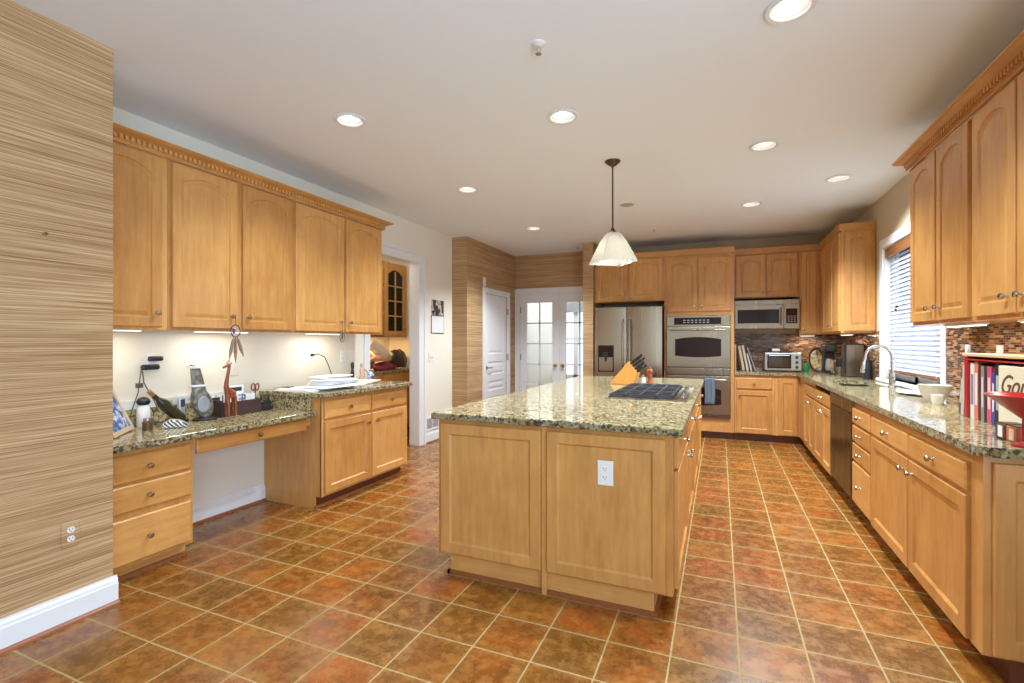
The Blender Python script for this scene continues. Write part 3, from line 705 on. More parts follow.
# ------------------------------------------------------------------ appliances
# double oven
org = (-.68, YO, .29); r = thing('double_oven', 'stainless built-in double oven in the tall cabinet', 'oven', org)
a, b = -.677, .130; yf = YO-.022
MB(org).box(a, b, yf+.004, YB-.1, .292, 1.663).build('oven_body', steel_d, r)
MB(org).box(a, b, yf-.012, yf+.01, 1.525, 1.66).build('control_panel', steel, r, bevel=.004)
MB(org).box(-.58, .02, yf-.014, yf-.008, 1.545, 1.64).build('display', black_glass, r)
mk = MB(org)
for i in range(7):
    for j in range(2): mk.box(-.46+i*.05, -.43+i*.05, yf-.0155, yf-.013, 1.568+j*.03, 1.58+j*.03)
mk.build('button', mc('panel_marks', (.35,.35,.36), .5), r)['kind'] = 'stuff'
def oven_door(z0, z1, wz0, wz1):
    d = MB(org).box(a, b, yf-.03, yf+.004, z0, z1).build('oven_door', steel, r, bevel=.006)
    n = 16; pts = []
    wx0, wx1 = -.565, .02; m_ = (wx0+wx1)/2; hw = (wx1-wx0)/2
    for k in range(n+1): s = -1+2*k/n; pts.append((m_+s*hw, wz1-.03*s*s))
    for k in range(n+1): s = 1-2*k/n; pts.append((m_+s*hw, wz0+.02*s*s))
    MB(org).prism([(x, yf-.034, z) for x, z in pts], (0,.008,0)).build('oven_window', black_glass, d)
    hz = z1-.045; h = MB(org); h.tube([(a+.05+.7*(b-a-.1)*0+s*(b-a-.1), yf-.075-.012*math.sin(PI*s), hz) for s in [i/10 for i in range(11)]], .011, 10)
    for x in (a+.07, b-.07): h.tube([(x,yf-.03,hz),(x,yf-.075,hz)], .009, 8)
    h.build('oven_handle', steel, d, smooth=True); return d
oven_door(.965, 1.515, 1.10, 1.375)
MB(org).box(a, b, yf-.02, yf+.004, .865, .95).build('vent_trim', steel, r, bevel=.004)
oven_door(.335, .848, .45, .70)
MB(org).box(a, b, yf-.012, yf+.004, .293, .328).build('lower_vent', steel_d, r)
# towel over the lower oven handle
tw = MB((-.10, yf-.09, .8)); N = 12
def tw_fn(u, v):
    x = -.185 + .125*u + .006*math.sin(v*7); dy = .008*math.sin(u*14)+.004*math.sin(u*31+2)
    s = v*2-1
    if s < -.08: y = yf-.104+dy*.8; z = .812 - (abs(s)-.08)*.36
    elif s > .08: y = yf-.058+dy*.4; z = .812-(s-.08)*.22
    else: q = (s+.08)/.16*PI; y = yf-.081-.022*math.cos(q); z = .812+.015*math.sin(q)
    return (x, y, z)
tw.grid(tw_fn, 14, 30); tag(tw.build('dish_towel', denim, solid=.006, smooth=True), 'blue-grey dish towel hanging over the lower oven handle', 'towel')
# refrigerator
org = (-1.66, 7.0, 0); r = thing('refrigerator', 'stainless french-door refrigerator with ice and water dispenser', 'refrigerator', org)
FA, FB, FM, FF = -1.665, -.725, -1.205, 6.95
MB(org).box(FA+.004, FB-.004, FF+.06, YB-.02, .03, 1.79).build('fridge_body', steel_d, r)
def fridge_door(x0, x1, z0, z1, nm):
    pts = []; n = 10
    for k in range(n+1): s = k/n; pts.append((x0+(x1-x0)*s, FF+.018*(2*s-1)**2, z0))
    pts += [(x1, FF+.058, z0), (x0, FF+.058, z0)]
    return MB(org).prism(pts, (0,0,z1-z0)).build(nm, steel, r, bevel=.004, smooth=True)
dl = fridge_door(FA, FM-.003, .72, 1.80, 'left_door'); dr_ = fridge_door(FM+.003, FB, .72, 1.80, 'right_door'); fz = fridge_door(FA, FB, .09, .71, 'freezer_drawer')
for x, d in ((FM-.045, dl), (FM+.045, dr_)):
    MB(org).tube([(x,FF+.01,.88),(x,FF-.045,.90),(x,FF-.052,1.2),(x,FF-.045,1.60),(x,FF+.01,1.62)], .013, 10).build('door_handle', steel, d, smooth=True)
MB(org).tube([(FA+.1,FF+.01,.64),(FA+.12,FF-.04,.64),(FB-.12,FF-.04,.64),(FB-.1,FF+.01,.64)], .013, 10).build('door_handle', steel, fz, smooth=True)
dx0, dx1 = -1.61, -1.385
dsp = MB(org).box(dx0, dx1, FF-.004, FF+.02, .88, 1.26).build('dispenser', black_glass, dl, bevel=.004)
mb = MB(org); mb.box(dx0+.015, dx1-.015, FF-.007, FF-.003, .90, 1.09); mb.build('dispenser_recess', steel, dl)
mb = MB(org); mb.box(dx0+.07, dx1-.07, FF-.035, FF-.004, 1.10, 1.16).lathe(((dx0+dx1)/2, FF-.02, 1.03), [(.012,0),(.018,.07)], 12); mb.box(dx0+.03,dx1-.03,FF-.03,FF-.004,.885,.90)
mb.build('dispenser_spout', black, dl)
# microwave
org = (.19, 7.36, 1.48); r = thing('microwave', 'stainless over-range style microwave under the back wall cabinet', 'microwave', org)
a, b, yf, z0, z1 = .192, .960, 7.355, 1.483, 1.868
MB(org).box(a, b, yf, YB-.013, z0, z1).build('case', steel_d, r)
MB(org).box(a, b, yf-.02, yf, z1-.06, z1).build('top_vent', steel, r, bevel=.003)
d = MB(org).box(a, .778, yf-.028, yf, z0+.003, z1-.064).build('microwave_door', steel, r, bevel=.004)
MB(org).box(.225, .725, yf-.031, yf-.027, z0+.075, z1-.125).build('microwave_window', black_glass, d)
MB(org).tube([(.745,yf-.03,z0+.05),(.745,yf-.055,z0+.06),(.745,yf-.055,z1-.12),(.745,yf-.03,z1-.11)], .009, 8).build('microwave_handle', steel, d, smooth=True)
cp = MB(org).box(.784, b, yf-.028, yf, z0+.003, z1-.064).build('keypad_panel', steel, r, bevel=.004)
MB(org).box(.805, b-.025, yf-.031, yf-.027, z0+.07, z1-.12).build('keypad', black_glass, cp)
mk = MB(org)
for i in range(3):
    for j in range(4): mk.box(.825+i*.035, .845+i*.035, yf-.0325, yf-.0305, z0+.085+j*.025, z0+.095+j*.025)
mk.build('keys', mc('key_marks', (.30,.32,.38), .5), cp)
# toaster oven
org = (.555, 7.30, .914); r = thing('toaster_oven', 'silver toaster oven on the back counter', 'toaster oven', org)
a, b, y0, y1, z0, z1 = .555, .985, 7.33, 7.62, .93, 1.165
silver = mc('silver_plastic', (.50,.49,.46), .3, .6)
MB(org).box(a, b, y0, y1, z0, z1).build('case', silver, r, bevel=.012)
d = MB(org).box(a+.03, b-.12, y0-.012, y0, z0+.03, z1-.02).build('glass_door', black_glass, r, bevel=.003)
MB(org).box(a+.05, b-.14, y0-.014, y0-.011, z0+.045, z1-.055).build('door_window', mc('brown_oven_glass', (.05,.03,.012), .12), d)  # plain dark brown colour for the toaster oven window
MB(org).tube([(a+.05,y0-.03,z1-.035),(b-.14,y0-.03,z1-.035)], .008, 8).build('oven_handle', silver, d, smooth=True)
for z in (z0+.045, z0+.11, z0+.175): MB(org).lathe((b-.055, y0, z), [(.02,0),(.018,-.015),(.01,-.018)], 14, 'Y').build('dial', slot, r, smooth=True)
for x in (a+.03, b-.03):
    for y in (y0+.03, y1-.03): MB(org).box(x-.012, x+.012, y-.012, y+.012, .914, .931).build('foot', black, r)
tr_ = MB((.72,7.42,1.165)).box(.60, .87, 7.36, 7.58, 1.166, 1.182); tag(tr_.build('baking_tray', black, bevel=.004), 'black tray lying on the toaster oven', 'tray')
tag(MB((.70,7.42,1.182)).box(.65, .74, 7.38, 7.48, 1.183, 1.218).build('butter_dish', whitep, bevel=.008), 'small white box on the tray over the toaster oven', 'box')

# ------------------------------------------------------------------ island
IX0, IX1, IY0, IY1 = -1.475, -.20, 2.40, 5.57
org = (IX0, IY0, 0); r = thing('kitchen_island', 'maple kitchen island with paneled end and side cabinets', 'island', org)
MB(org).box(IX0+.001, IX1-.001, IY0, IY1, .115, .876).build('island_body', maple_v, r)
MB(org).box(IX0+.07, IX1-.09, IY0+.02, IY1-.05, 0, .115).build('toe_kick', maple_h, r)
sh = MB(org); sh.box(IX0+.055, IX1-.075, IY0+.003, IY0+.02, 0, .02).box(IX0+.055, IX0+.07, IY0+.003, IY1-.05, 0, .02); sh.box(IX1-.09,IX1-.072,IY0+.02,IY1-.05,0,.02)
sh.build('shoe_moulding', shoe_wood, r)
ff = frY(IY0, -1)
door(r, org, ff, -1.452, -.855, .128, .852, style='flat', nm='end_panel', fw=.055)
door(r, org, ff, -.820, -.235, .128, .852, style='flat', nm='end_panel', fw=.055)
MB(org).box(-.85, -.825, IY0-.004, IY0+.03, .0, .876).build('center_stile', maple_v, r)
fs_ = frX(IX1, 1)
for i in range(4):
    y0 = 2.46+i*.775; y1 = y0+.755
    drawer(r, org, fs_, y0, y1, .705, .852)
    if i % 2 == 0: kk = y1-.05
    else: kk = y0+.05
    door(r, org, fs_, y0, y1, .128, .690, (kk, .62), style='flat', fw=.055)
ft = counter('island_countertop', 'polished granite island countertop with the cooktop set in', [[(-1.505,2.36),(-.155,2.36),(-.155,5.61),(-1.505,5.61)]], .876, .914)
# cooktop
KX0, KX1, KY0, KY1 = -.755, -.195, 3.42, 4.45; org = (KX0, KY0, .914)
r = thing('gas_cooktop', 'stainless gas cooktop with black grates set in the island counter', 'cooktop', org)
MB(org).box(KX0, KX1, KY0, KY1, .9142, .922).build('cooktop_pan', steel, r, bevel=.003)
MB(org).box(KX0+.03, KX1-.095, KY0+.03, KY1-.03, .9218, .926).build('burner_deck', mc('dark_enamel', (.03,.03,.032), .2), r)
bx_ = [(-.62,3.62),(-.40,3.62),(-.51,3.935),(-.62,4.25),(-.40,4.25)]
for x, y in bx_:
    q = MB(org).lathe((x,y,.925), [(.045,0),(.045,.008),(.03,.010),(.03,.016),(.012,.018)], 20).build('burner', steel_d, r, smooth=True)
for k in range(3):
    g0 = KY0+.04+k*.32; g1 = g0+.31; gm = MB(org); gx0, gx1 = KX0+.035, KX1-.10
    for x in (gx0, gx1-.012): gm.box(x, x+.012, g0, g1, .936, .945)
    for y in (g0, g1-.012): gm.box(gx0, gx1, y, y+.012, .936, .945)
    for s in (.25,.5,.75): xx = gx0+(gx1-gx0)*s; gm.box(xx-.005, xx+.005, g0, g1, .938, .950)
    for s in (.33,.67): y_ = g0+(g1-g0)*s; gm.box(gx0, gx1, y_-.005, y_+.005, .938, .948)
    for x in (gx0, gx1-.012):
        for y in (g0, g1-.012): gm.box(x, x+.012, y, y+.012, .924, .937)
    gm.build('grate', iron, r, bevel=.002)
for k in range(5): MB(org).lathe((KX1-.05, 3.62+k*.155, .922), [(.018,0),(.018,.004),(.014,.007),(.013,.020),(.006,.022)], 16).build('burner_knob', steel_d, r, smooth=True)
# knife block
kb = thing('knife_block', 'slanted light wood knife block with black-handled knives on the island', 'knife block', (-.80, 4.62, .914), math.radians(-8))
prof = [(-.155,0),(.075,0),(.115,.11),(.03,.215)]
MB().prism([(x,-.05,z) for x, z in prof], (0,.10,0)).build('block', block_wood, kb, bevel=.005)
dv = Vector((.72,0,.58)).normalized(); base0 = Vector((.115,0,.11)); base1 = Vector((.03,0,.215))
for i, s in enumerate((.12,.34,.58,.82)):
    for j, y in enumerate((-.026,.022)):
        p = base0.lerp(base1, s) + Vector((0,y,0)); L_ = .085+.02*((i+j)%2)+.012*i
        k = MB(); side = dv.cross(Vector((0,1,0))); hw = .010
        k.prism([p-dv*.004+side*hw+Vector((0,-.007,0)), p-dv*.004-side*hw+Vector((0,-.007,0)), p-dv*.004-side*hw+Vector((0,.007,0)), p-dv*.004+side*hw+Vector((0,.007,0))], dv*L_)
        tagp = k.build('knife_handle', black, kb, bevel=.003)
# pepper mill & salt shaker
pm = thing('pepper_mill', 'turned reddish wood pepper mill beside the knife block', 'pepper mill', (-.60,4.70,.914))
MB().lathe((0,0,0), [(.028,0),(.030,.01),(.026,.03),(.019,.05),(.024,.065),(.021,.09),(.017,.10)], 18).build('mill_body', mill_wood, pm, smooth=True)
MB().lathe((0,0,.10), [(.016,0),(.026,.012),(.028,.028),(.018,.04),(.009,.045),(.011,.055),(.005,.062)], 18).build('mill_head', mill_wood, pm, smooth=True)
ss = thing('salt_shaker', 'small glass salt shaker between knife block and pepper mill', 'salt shaker', (-.655,4.66,.914))
MB().lathe((0,0,0), [(.022,0),(.022,.06),(.018,.07)], 14).build('jar', mc('frosted_jar', (.65,.66,.66), .15), ss, smooth=True)
MB().lathe((0,0,.07), [(.019,0),(.019,.015),(.010,.022)], 14).build('lid', chrome, ss, smooth=True)

# ------------------------------------------------------------------ outlets and switches
def wallplate(name, label, fr, u, z, kind='outlet', wd=.07, ht=.115, m=None, cat='outlet', group=None, pm=None):
    p = fr(u, z, 0); org = tuple(p); r = thing(name, label, cat, org, group=group); m = m or offwhite
    mb = MB(org)
    panel_face(mb, fr, u-wd/2, u+wd/2, z-ht/2, z+ht/2, 0, [(0,0),(0,.003),(.003,.006)]); mb.build('plate', pm or m, r)
    if kind == 'outlet':
        for dz in (-.021, .021):
            f = MB(org); pts = [fr(u+.0155*math.cos(t_)*1.0, z+dz+.0135*max(-1,min(1,1.15*math.sin(t_))), .0058) for t_ in [2*PI*k/20 for k in range(20)]]
            v = fr(0,0,1)-fr(0,0,0); f.prism(pts, v*.0025); s_ = f.build('socket', m, r)
            q = MB(org)
            for du, h_ in ((-.0062,.009),(.0062,.007)): panel_face(q, fr, u+du-.0012, u+du+.0012, z+dz-h_/2+.003, z+dz+h_/2+.003, .0083, [(0,0),(0,.0006)])
            panel_face(q, fr, u-.002, u+.002, z+dz-.009, z+dz-.005, .0083, [(0,0),(0,.0006)]); q.build('slots', slot, s_)
    else:
        n = 2 if kind == 'double' else 1
        for i in range(n):
            uu = u + (i-(n-1)/2)*.046
            if kind == 'rocker': f = MB(org); panel_face(f, fr, uu-.016, uu+.016, z-.033, z+.033, .005, [(0,0),(0,.003),(.002,.005)]); f.build('rocker', m, r)
            else: f = MB(org); panel_face(f, fr, uu-.005, uu+.005, z-.012, z+.012, .005, [(0,0),(.001,.010)]); f.build('toggle', m, r)
    return r
fL = frX(XL-.001, 1); fN = frX(XN, 1)
wallplate('wall_outlet', 'white outlet sockets in a grasscloth-covered plate low on the near wall', fN, 1.293, .412, pm=grass)
wallplate('island_outlet', 'white outlet on the right end panel of the island', frY(IY0-.012, -1), -.517, .667, m=whitep, wd=.078, ht=.122)
wallplate('wall_outlet', 'outlet above the desk with two black chargers plugged in', fL, 2.05, 1.176, m=whitep)
wallplate('wall_switch_plate', 'white plate on the desk wall behind the giraffe', fL, 2.65, 1.13, kind='rocker', cat='switch', ht=.16)
wallplate('wall_outlet', 'white outlet with a black cord above the stacked papers', fL, 3.42, 1.17, m=whitep)
wallplate('wall_outlet', 'left of the two white plates near the pantry doorway', fL, 3.84, 1.165, m=whitep)
wallplate('wall_switch_plate', 'white rocker plate next to the pantry doorway, right of its twin', fL, 3.99, 1.17, kind='rocker', cat='switch')
wallplate('wall_switch_plate', 'white light switch plate below the wall calendar', fL, 5.46, .985+.12, kind='double', wd=.12, cat='switch')
fR = frX(XR-.012, -1)
wallplate('wall_outlet', 'white outlet on the mosaic above the left end of the red bookshelf', fR, 4.10, 1.235, m=whitep, kind='rocker', cat='outlet')
wallplate('wall_outlet', 'white outlet on the mosaic above the right part of the red bookshelf', fR, 3.705, 1.235, m=whitep, kind='rocker', cat='outlet')
ch_ = thing('phone_charger', 'upper black charger plugged in above the desk', 'charger', (XL+.008,2.06,1.20)); MB().box(0,.03,-.045,.045,-.016,.016).build('charger_body', black, ch_, bevel=.01)
ch2 = thing('phone_charger', 'lower black charger above the desk with a cable running down', 'charger', (XL+.008,2.03,1.145)); MB().box(0,.035,-.06,.05,-.018,.018).build('charger_body', black, ch2, bevel=.012)
cable_m = mc('grey_cable', (.10,.09,.08), .5)
cb = MB(); cb.tube([(.02,-.06,-.005),(.03,-.075,-.08),(.03,-.085,-.16),(.04,-.13,-.28),(.05,-.15,-.36)], .0035, 6); cb.tube([(.03,-.06,-.02),(.03,-.05,-.10),(.05,.0,-.22),(.07,.02,-.30)], .0035, 6); cb.box(.02,.04,-.095,-.06,-.13,-.10)
cb.build('cable', cable_m, ch2, smooth=True)
# outlet strip above the desk backsplash
r = thing('outlet_strip', 'white multi-outlet strip along the desk backsplash', 'power strip', (XL,1.75,.877)); og = (XL,1.75,.877)
MB(og).box(XL, XL+.022, 1.56, 2.62, .878, .935).build('strip_housing', whitep, r, bevel=.003)
for i in range(6):
    y = 1.66+i*.16; q = MB(og)
    for d_ in (-.02,.02): panel_face(q, fL, y+d_-.012, y+d_+.012, .892, .920, .0222, [(0,0),(.002,.002)])
    s_ = q.build('socket', offwhite, r); q = MB(og)
    for d_ in (-.02,.02):
        for e in (-.004,.004): panel_face(q, fL, y+d_+e-.0012, y+d_+e+.0012, .900, .911, .0244, [(0,0),(0,.0005)])
    q.build('slots', slot, s_)
# floor register, calendar, sensor
r = thing('floor_register', 'white wall register low beside the pantry doorway', 'vent', (XL,5.5,.24)); og = (XL,5.5,.24)
mb = MB(og); mb.box(XL, XL+.008, 5.33, 5.66, .155, .18).box(XL, XL+.008, 5.33, 5.66, .31, .335).box(XL, XL+.008, 5.33, 5.355, .18, .31).box(XL, XL+.008, 5.635, 5.66, .18, .31).box(XL, XL+.006, 5.49, 5.50, .18, .31); mb.build('register_frame', white, r)
mb = MB(og)
for k in range(18): mb.box(XL+.001, XL+.005, 5.36+k*.0155, 5.364+k*.0155, .18, .31)
mb.build('louvers', offwhite, r); MB(og).box(XL, XL+.001, 5.355, 5.635, .18, .31).build('duct_opening', slot, r)
r = thing('wall_calendar', 'wall calendar with a photo page over a white grid page', 'calendar', (XL,5.62,1.66)); og = (XL,5.62,1.66)
def photo_mat():
    m = mat('calendar_photo', (.3,.3,.3), .5); t = NT(m); vo = t.n('TexVoronoi'); vo.inputs['Scale'].default_value = 22; t.l(t.coords((1,1,1)), vo.inputs['Vector'])
    s = t.n('SeparateColor'); t.l(vo.outputs['Color'], s.inputs[0]); t.l(t.ramp(s.outputs[0], [(0,(.03,.025,.025)),(.35,(.35,.28,.22)),(.55,(.08,.05,.05)),(.8,(.55,.5,.45))], 'CONSTANT'), t.b.inputs['Base Color']); return m
MB(og).box(XL+.001, XL+.006, 5.475, 5.775, 1.66, 1.865).build('photo_page', photo_mat(), r)
MB(og).box(XL+.001, XL+.006, 5.475, 5.775, 1.43, 1.652).build('date_page', paper, r)
MB(og).box(XL+.001, XL+.004, 5.462, 5.785, 1.42, 1.66).build('backing_board', slot, r)
tag(MB((-3.24,6.56,2.17)).box(-3.24,-3.215,6.50,6.57,2.135,2.27).build('door_sensor', offwhite, bevel=.006), 'small cream sensor box above the white closet door casing', 'sensor')
tag(MB((XN,1.193,1.797)).lathe((XN,1.193,1.797),[(.004,0),(.004,.02),(.007,.022),(.007,.026)],10,'X').build('wall_hook', nickel), 'tiny metal picture hook on the near grasscloth wall', 'hook')

# ------------------------------------------------------------------ ceiling fixtures
places = ['over the desk drawers, nearest the left cabinets','between the desk cabinets and the island, second from the near left','nearest the papered wall and french doors',
 'over the near end of the island, left of the pendant','largest, at the top edge of the picture','right of the pendant above the aisle','nearest the sink window','over the aisle in front of the microwave']
def can(i, x, y):
    og = (x, y, H); r = thing('recessed_light', 'round recessed ceiling light '+places[i], 'ceiling light', og)
    MB(og).lathe(og, [(.078,.001),(.103,-.001),(.105,-.005),(.098,-.010),(.080,-.008),(.076,.002)], 36, cap=False).build('trim_ring', white, r, smooth=True)
    MB(og).lathe(og, [(.077,0),(.074,.05),(.066,.125)], 32, cap=False).build('baffle', mc('baffle_white', (.38,.38,.36), .4), r, smooth=True)
    MB(og).lathe(og, [(.056,.085),(.054,.058),(.040,.042),(.004,.034)], 28).build('bulb', bulb_on, r, smooth=True)
    l = bpy.data.lights.new('can_lamp', 'SPOT'); l.energy = CAN_POWER*(2.4, 3, 6, 3.6, 3.6, 4.5, 4.5, 6.5)[i]; l.color = CAN_COLOR; l.spot_size = math.radians(125); l.spot_blend = .8; l.shadow_soft_size = .05
    o = bpy.data.objects.new('can_lamp', l); o.location = (x, y, H-.002); col.objects.link(o)
for i, (x, y) in enumerate(CANS): can(i, x, y)
r = thing('ceiling_speaker', 'unlit round ceiling disc behind the pendant rod', 'ceiling speaker', (-.91,5.27,H))
MB().lathe((0,0,0), [(.09,0),(.09,-.006),(.08,-.010)], 30).build('trim_ring', offwhite, r, smooth=True); MB().lathe((0,0,-.0095), [(.078,0),(.05,-.002)], 30).build('grille', mc('grille', (.45,.44,.42), .6), r)
def sprinkler(x, y, label, s=1):
    r = thing('fire_sprinkler', label, 'sprinkler', (x,y,H))
    MB().lathe((0,0,0), [(.034*s,0),(.034*s,-.004),(.022*s,-.010),(.013*s,-.014)], 20).build('escutcheon', whitep, r, smooth=True)
    mb = MB(); mb.lathe((0,0,-.014), [(.008*s,0),(.008*s,-.02),(.005*s,-.02),(.005*s,-.035)], 10).lathe((0,0,-.05), [(.016*s,0),(.016*s,-.002)], 12); mb.tube([(.01,0,-.02),(.014,0,-.035),(.006,0,-.05)], .002, 5).tube([(-.01,0,-.02),(-.014,0,-.035),(-.006,0,-.05)], .002, 5)
    mb.build('sprinkler_head', chrome, r, smooth=True)
sprinkler(-.82, 2.26, 'chrome fire sprinkler on the ceiling over the near end of the island')
sprinkler(-.78, 6.52, 'small fire sprinkler on the ceiling in front of the ovens')
sprinkler(-2.0, 7.25, 'small fire sprinkler on the ceiling in front of the french doors')
# pendant
px, py = -.80, 3.97; r = thing('pendant_lamp', 'pendant lamp with a square ribbed glass shade over the island', 'pendant lamp', (px,py,H)); og = (px,py,H)
MB(og).lathe((px,py,H), [(.062,0),(.062,-.008),(.052,-.016),(.032,-.034),(.012,-.044),(.010,-.055)], 24).build('ceiling_canopy', bronze, r, smooth=True)
MB(og).tube([(px,py,H-.05),(px,py,2.225)], .0065, 10).build('rod', bronze, r, smooth=True)
MB(og).lathe((px,py,2.19), [(.040,0),(.036,.014),(.018,.024),(.012,.045)], 20).build('shade_cap', bronze, r, smooth=True)
sh = MB(og); ang = math.radians(38); prof = [(.030,2.20),(.048,2.185),(.075,2.135),(.100,2.075),(.119,2.02),(.141,1.962),(.144,1.952)]
NS = 10
def sq(rad, z, k, wob):
    side = k//NS; s = (k % NS)/NS; cs = [(1,1),(-1,1),(-1,-1),(1,-1)]; a_ = cs[side]; b_ = cs[(side+1)%4]
    x, y = a_[0]+(b_[0]-a_[0])*s, a_[1]+(b_[1]-a_[1])*s; bow = 1-.03*wob*math.sin(PI*s)
    x *= rad*bow; y *= rad*bow; return Vector((px+x*math.cos(ang)-y*math.sin(ang), py+x*math.sin(ang)+y*math.cos(ang), z))
rings = [[sq(rad, z, k, i/(len(prof)-1)) for k in range(4*NS)] for i, (rad, z) in enumerate(prof)]
vs = [p for q in rings for p in q]; n = 4*NS
sh.add(vs, [(k*n+i, k*n+(i+1)%n, (k+1)*n+(i+1)%n, (k+1)*n+i) for k in range(len(rings)-1) for i in range(n)])
sh.build('glass_shade', shade_glass, r, solid=.004)
MB(og).ball((px,py,2.10), (.028,.028,.038)).build('bulb', bulb_on, r, smooth=True)
point('pendant_light', (px,py,2.03), PENDANT_POWER, (1,.93,.82), .04)
# under-cabinet lights
def under(loc, L_, axis, label):
    r = thing('under_cabinet_light', label, 'light', loc); dx, dy = (L_/2,.03) if axis == 'x' else (.03,L_/2)
    MB().box(-dx,dx,-dy,dy,-.016,-.001).build('housing', whitep, r, bevel=.003)
    MB().box(-dx+.01,dx-.01,-dy+.008,dy-.008,-.020,-.0155).build('diffuser', strip_on, r)
    area('under_light', (loc[0],loc[1],loc[2]-.024), (0,0,0), 2*dx-.02, 2*dy-.02, UNDER_POWER, (1,.92,.78))
for y, s in ((1.68,'left'),(2.42,'middle'),(3.40,'right')): under((-3.30,y,1.397), .40, 'y', 'slim light strip under the desk wall cabinets, the %s one' % s)
for y, s in ((2.8,'above the red bookshelf'),(3.6,'nearer the sink window')): under((1.30,y,1.42), .40, 'y', 'slim light strip under the right wall cabinets, '+s)
under((1.36,6.75,1.405), .4, 'y', 'slim light strip under the corner wall cabinet'); under((1.08,7.58,1.405), .18, 'x', 'slim light strip under the narrow wall cabinet by the microwave')

# ------------------------------------------------------------------ faucet, window side items
fa = thing('kitchen_faucet', 'tall arched pull-down faucet behind the sink', 'faucet', (1.40,5.27,.914))
fst = steel_mat('faucet_steel', (.66,.65,.62), .2)
MB().lathe((0,0,0), [(.032,0),(.032,.006),(.024,.012),(.024,.11),(.016,.13)], 20).build('faucet_base', fst, fa, smooth=True)
pts = [(0,0,.12),(0,0,.26)] + [(-.1+.1*math.cos(q), 0, .26+.1*math.sin(q)) for q in [PI*k/12 for k in range(1,12)]] + [(-.2,0,.25),(-.21,0,.21)]
MB().tube(pts, .0125, 12).build('spout', fst, fa, smooth=True)
MB().tube([(-.208,0,.225),(-.216,0,.17),(-.222,0,.12)], [.014,.018,.020], 12).build('spray_head', fst, fa, smooth=True)
MB().tube([(0,-.02,.08),(0,-.05,.085),(-.02,-.12,.10)], [.012,.010,.006], 10).build('lever', fst, fa, smooth=True)
bowl = thing('ceramic_bowl', 'cream ceramic mixing bowl left of the leaning books', 'bowl', (1.32,4.10,.914))
MB().lathe((0,0,0), [(.045,0),(.048,.008),(.075,.05),(.088,.105),(.093,.11),(.085,.108),(.07,.05),(.04,.012)], 28, cap=True).build('bowl_body', ceramic, bowl, smooth=True)
cupt = thing('cream_cup', 'small cream cup standing in front of the mixing bowl', 'cup', (1.27,3.90,.914))
MB().lathe((0,0,0), [(.024,0),(.032,.03),(.034,.062),(.031,.061),(.028,.01)], 20).build('cup_body', ceramic, cupt, smooth=True)
tray = thing('sill_dish', 'pale oval dish lying on the counter below the window', 'dish', (1.37,4.55,.914))
MB().lathe((0,0,0), [(.07,0),(.10,.012),(.13,.02),(.125,.022),(.09,.008)], 28, squash=1.4).build('dish_body', whitep, tray, smooth=True)
tb = MB((1.38,5.0,1.0)).tube([(XR-.03,4.62,WZ0+.035),(XR-.03,5.10,WZ0+.035)], .010, 8)

# books and red shelf at the right
bs_ = thing('tabletop_bookshelf', 'red-edged cream wooden shelf on the counter holding upright books', 'bookshelf', (1.20,2.75,.914)); og = (1.20,2.75,.914)
SX, SYa, SYb = 1.20, 2.66, 3.34
mb = MB(og); mb.box(SX, SX+.26, SYb-.034, SYb, .914, 1.236).box(SX, SX+.26, SYa, SYa+.02, .914, 1.236); mb.box(SX,SX+.26,SYa+.02,SYb-.034,1.216,1.224); mb.build('red_frame', red, bs_, bevel=.003)
MB(og).box(SX-.004, SX+.265, SYa-.005, SYb+.01, 1.237, 1.252).build('top_board', mc('pale_wood', (.70,.48,.30), .4), bs_, bevel=.003)
MB(og).box(SX+.25, SX+.26, SYa+.02, SYb-.034, .914, 1.216).build('back_board', cream, bs_)
def book(label, c, x, y0, th, h, dpt, cat='book', lean=0, axis='y', group=None, z=.914, title=None, name='book'):
    """upright book with its spine towards -X; th along y"""
    r = thing(name, label, cat, (x, y0, z), group=group); r.rotation_euler = (lean, 0, 0)
    m = mc('cover_'+str(int(random.random()*1e6)), c, .4)
    k = MB(); k.box(0,dpt,0,.0025,0,h).box(0,dpt,th-.0025,th,0,h).box(0,.004,0,th,0,h); k.build('cover', m, r, bevel=.001)
    MB().box(.004,dpt-.004,.0025,th-.0025,.004,h-.005).build('pages', paper, r)
    if title: MB().box(-.0008,.0,th*.25,th*.75,h*.25,h*.8).build('spine_title', mc('title_'+str(int(random.random()*1e6)), title, .5), r)
    return r
bk = [('white cookbook with a blue-lettered spine next to the red shelf side',(.72,.70,.62),.034,.26,(.15,.16,.3)),('tall coral book third from the shelf side',(.66,.16,.10),.030,.27,(.8,.7,.6)),('thin dark maroon book between coral and grey books',(.06,.01,.015),.018,.26,None),
 ('grey-brown book in the middle of the red shelf',(.25,.20,.18),.026,.25,(.6,.55,.5)),('narrow black book next to the pink one',(.02,.02,.03),.018,.24,None),('pink book with a pale title in the red shelf',(.55,.07,.14),.034,.25,(.8,.5,.5)),
 ('short blue and white book right of the pink one',(.05,.06,.25),.022,.22,(.7,.7,.75)),('black book with small pale marks on its spine',(.015,.02,.03),.034,.27,(.4,.4,.4)),('wide cream book at the right of the upright row',(.62,.57,.42),.045,.262,None)]
y = SYb-.036
for lb, c_, th, h, ti in bk:
  th *= 1.32; h += .028; book(lb, c_, SX+.012, y-th-.001, th, h, .2, title=ti); y -= th+.0015
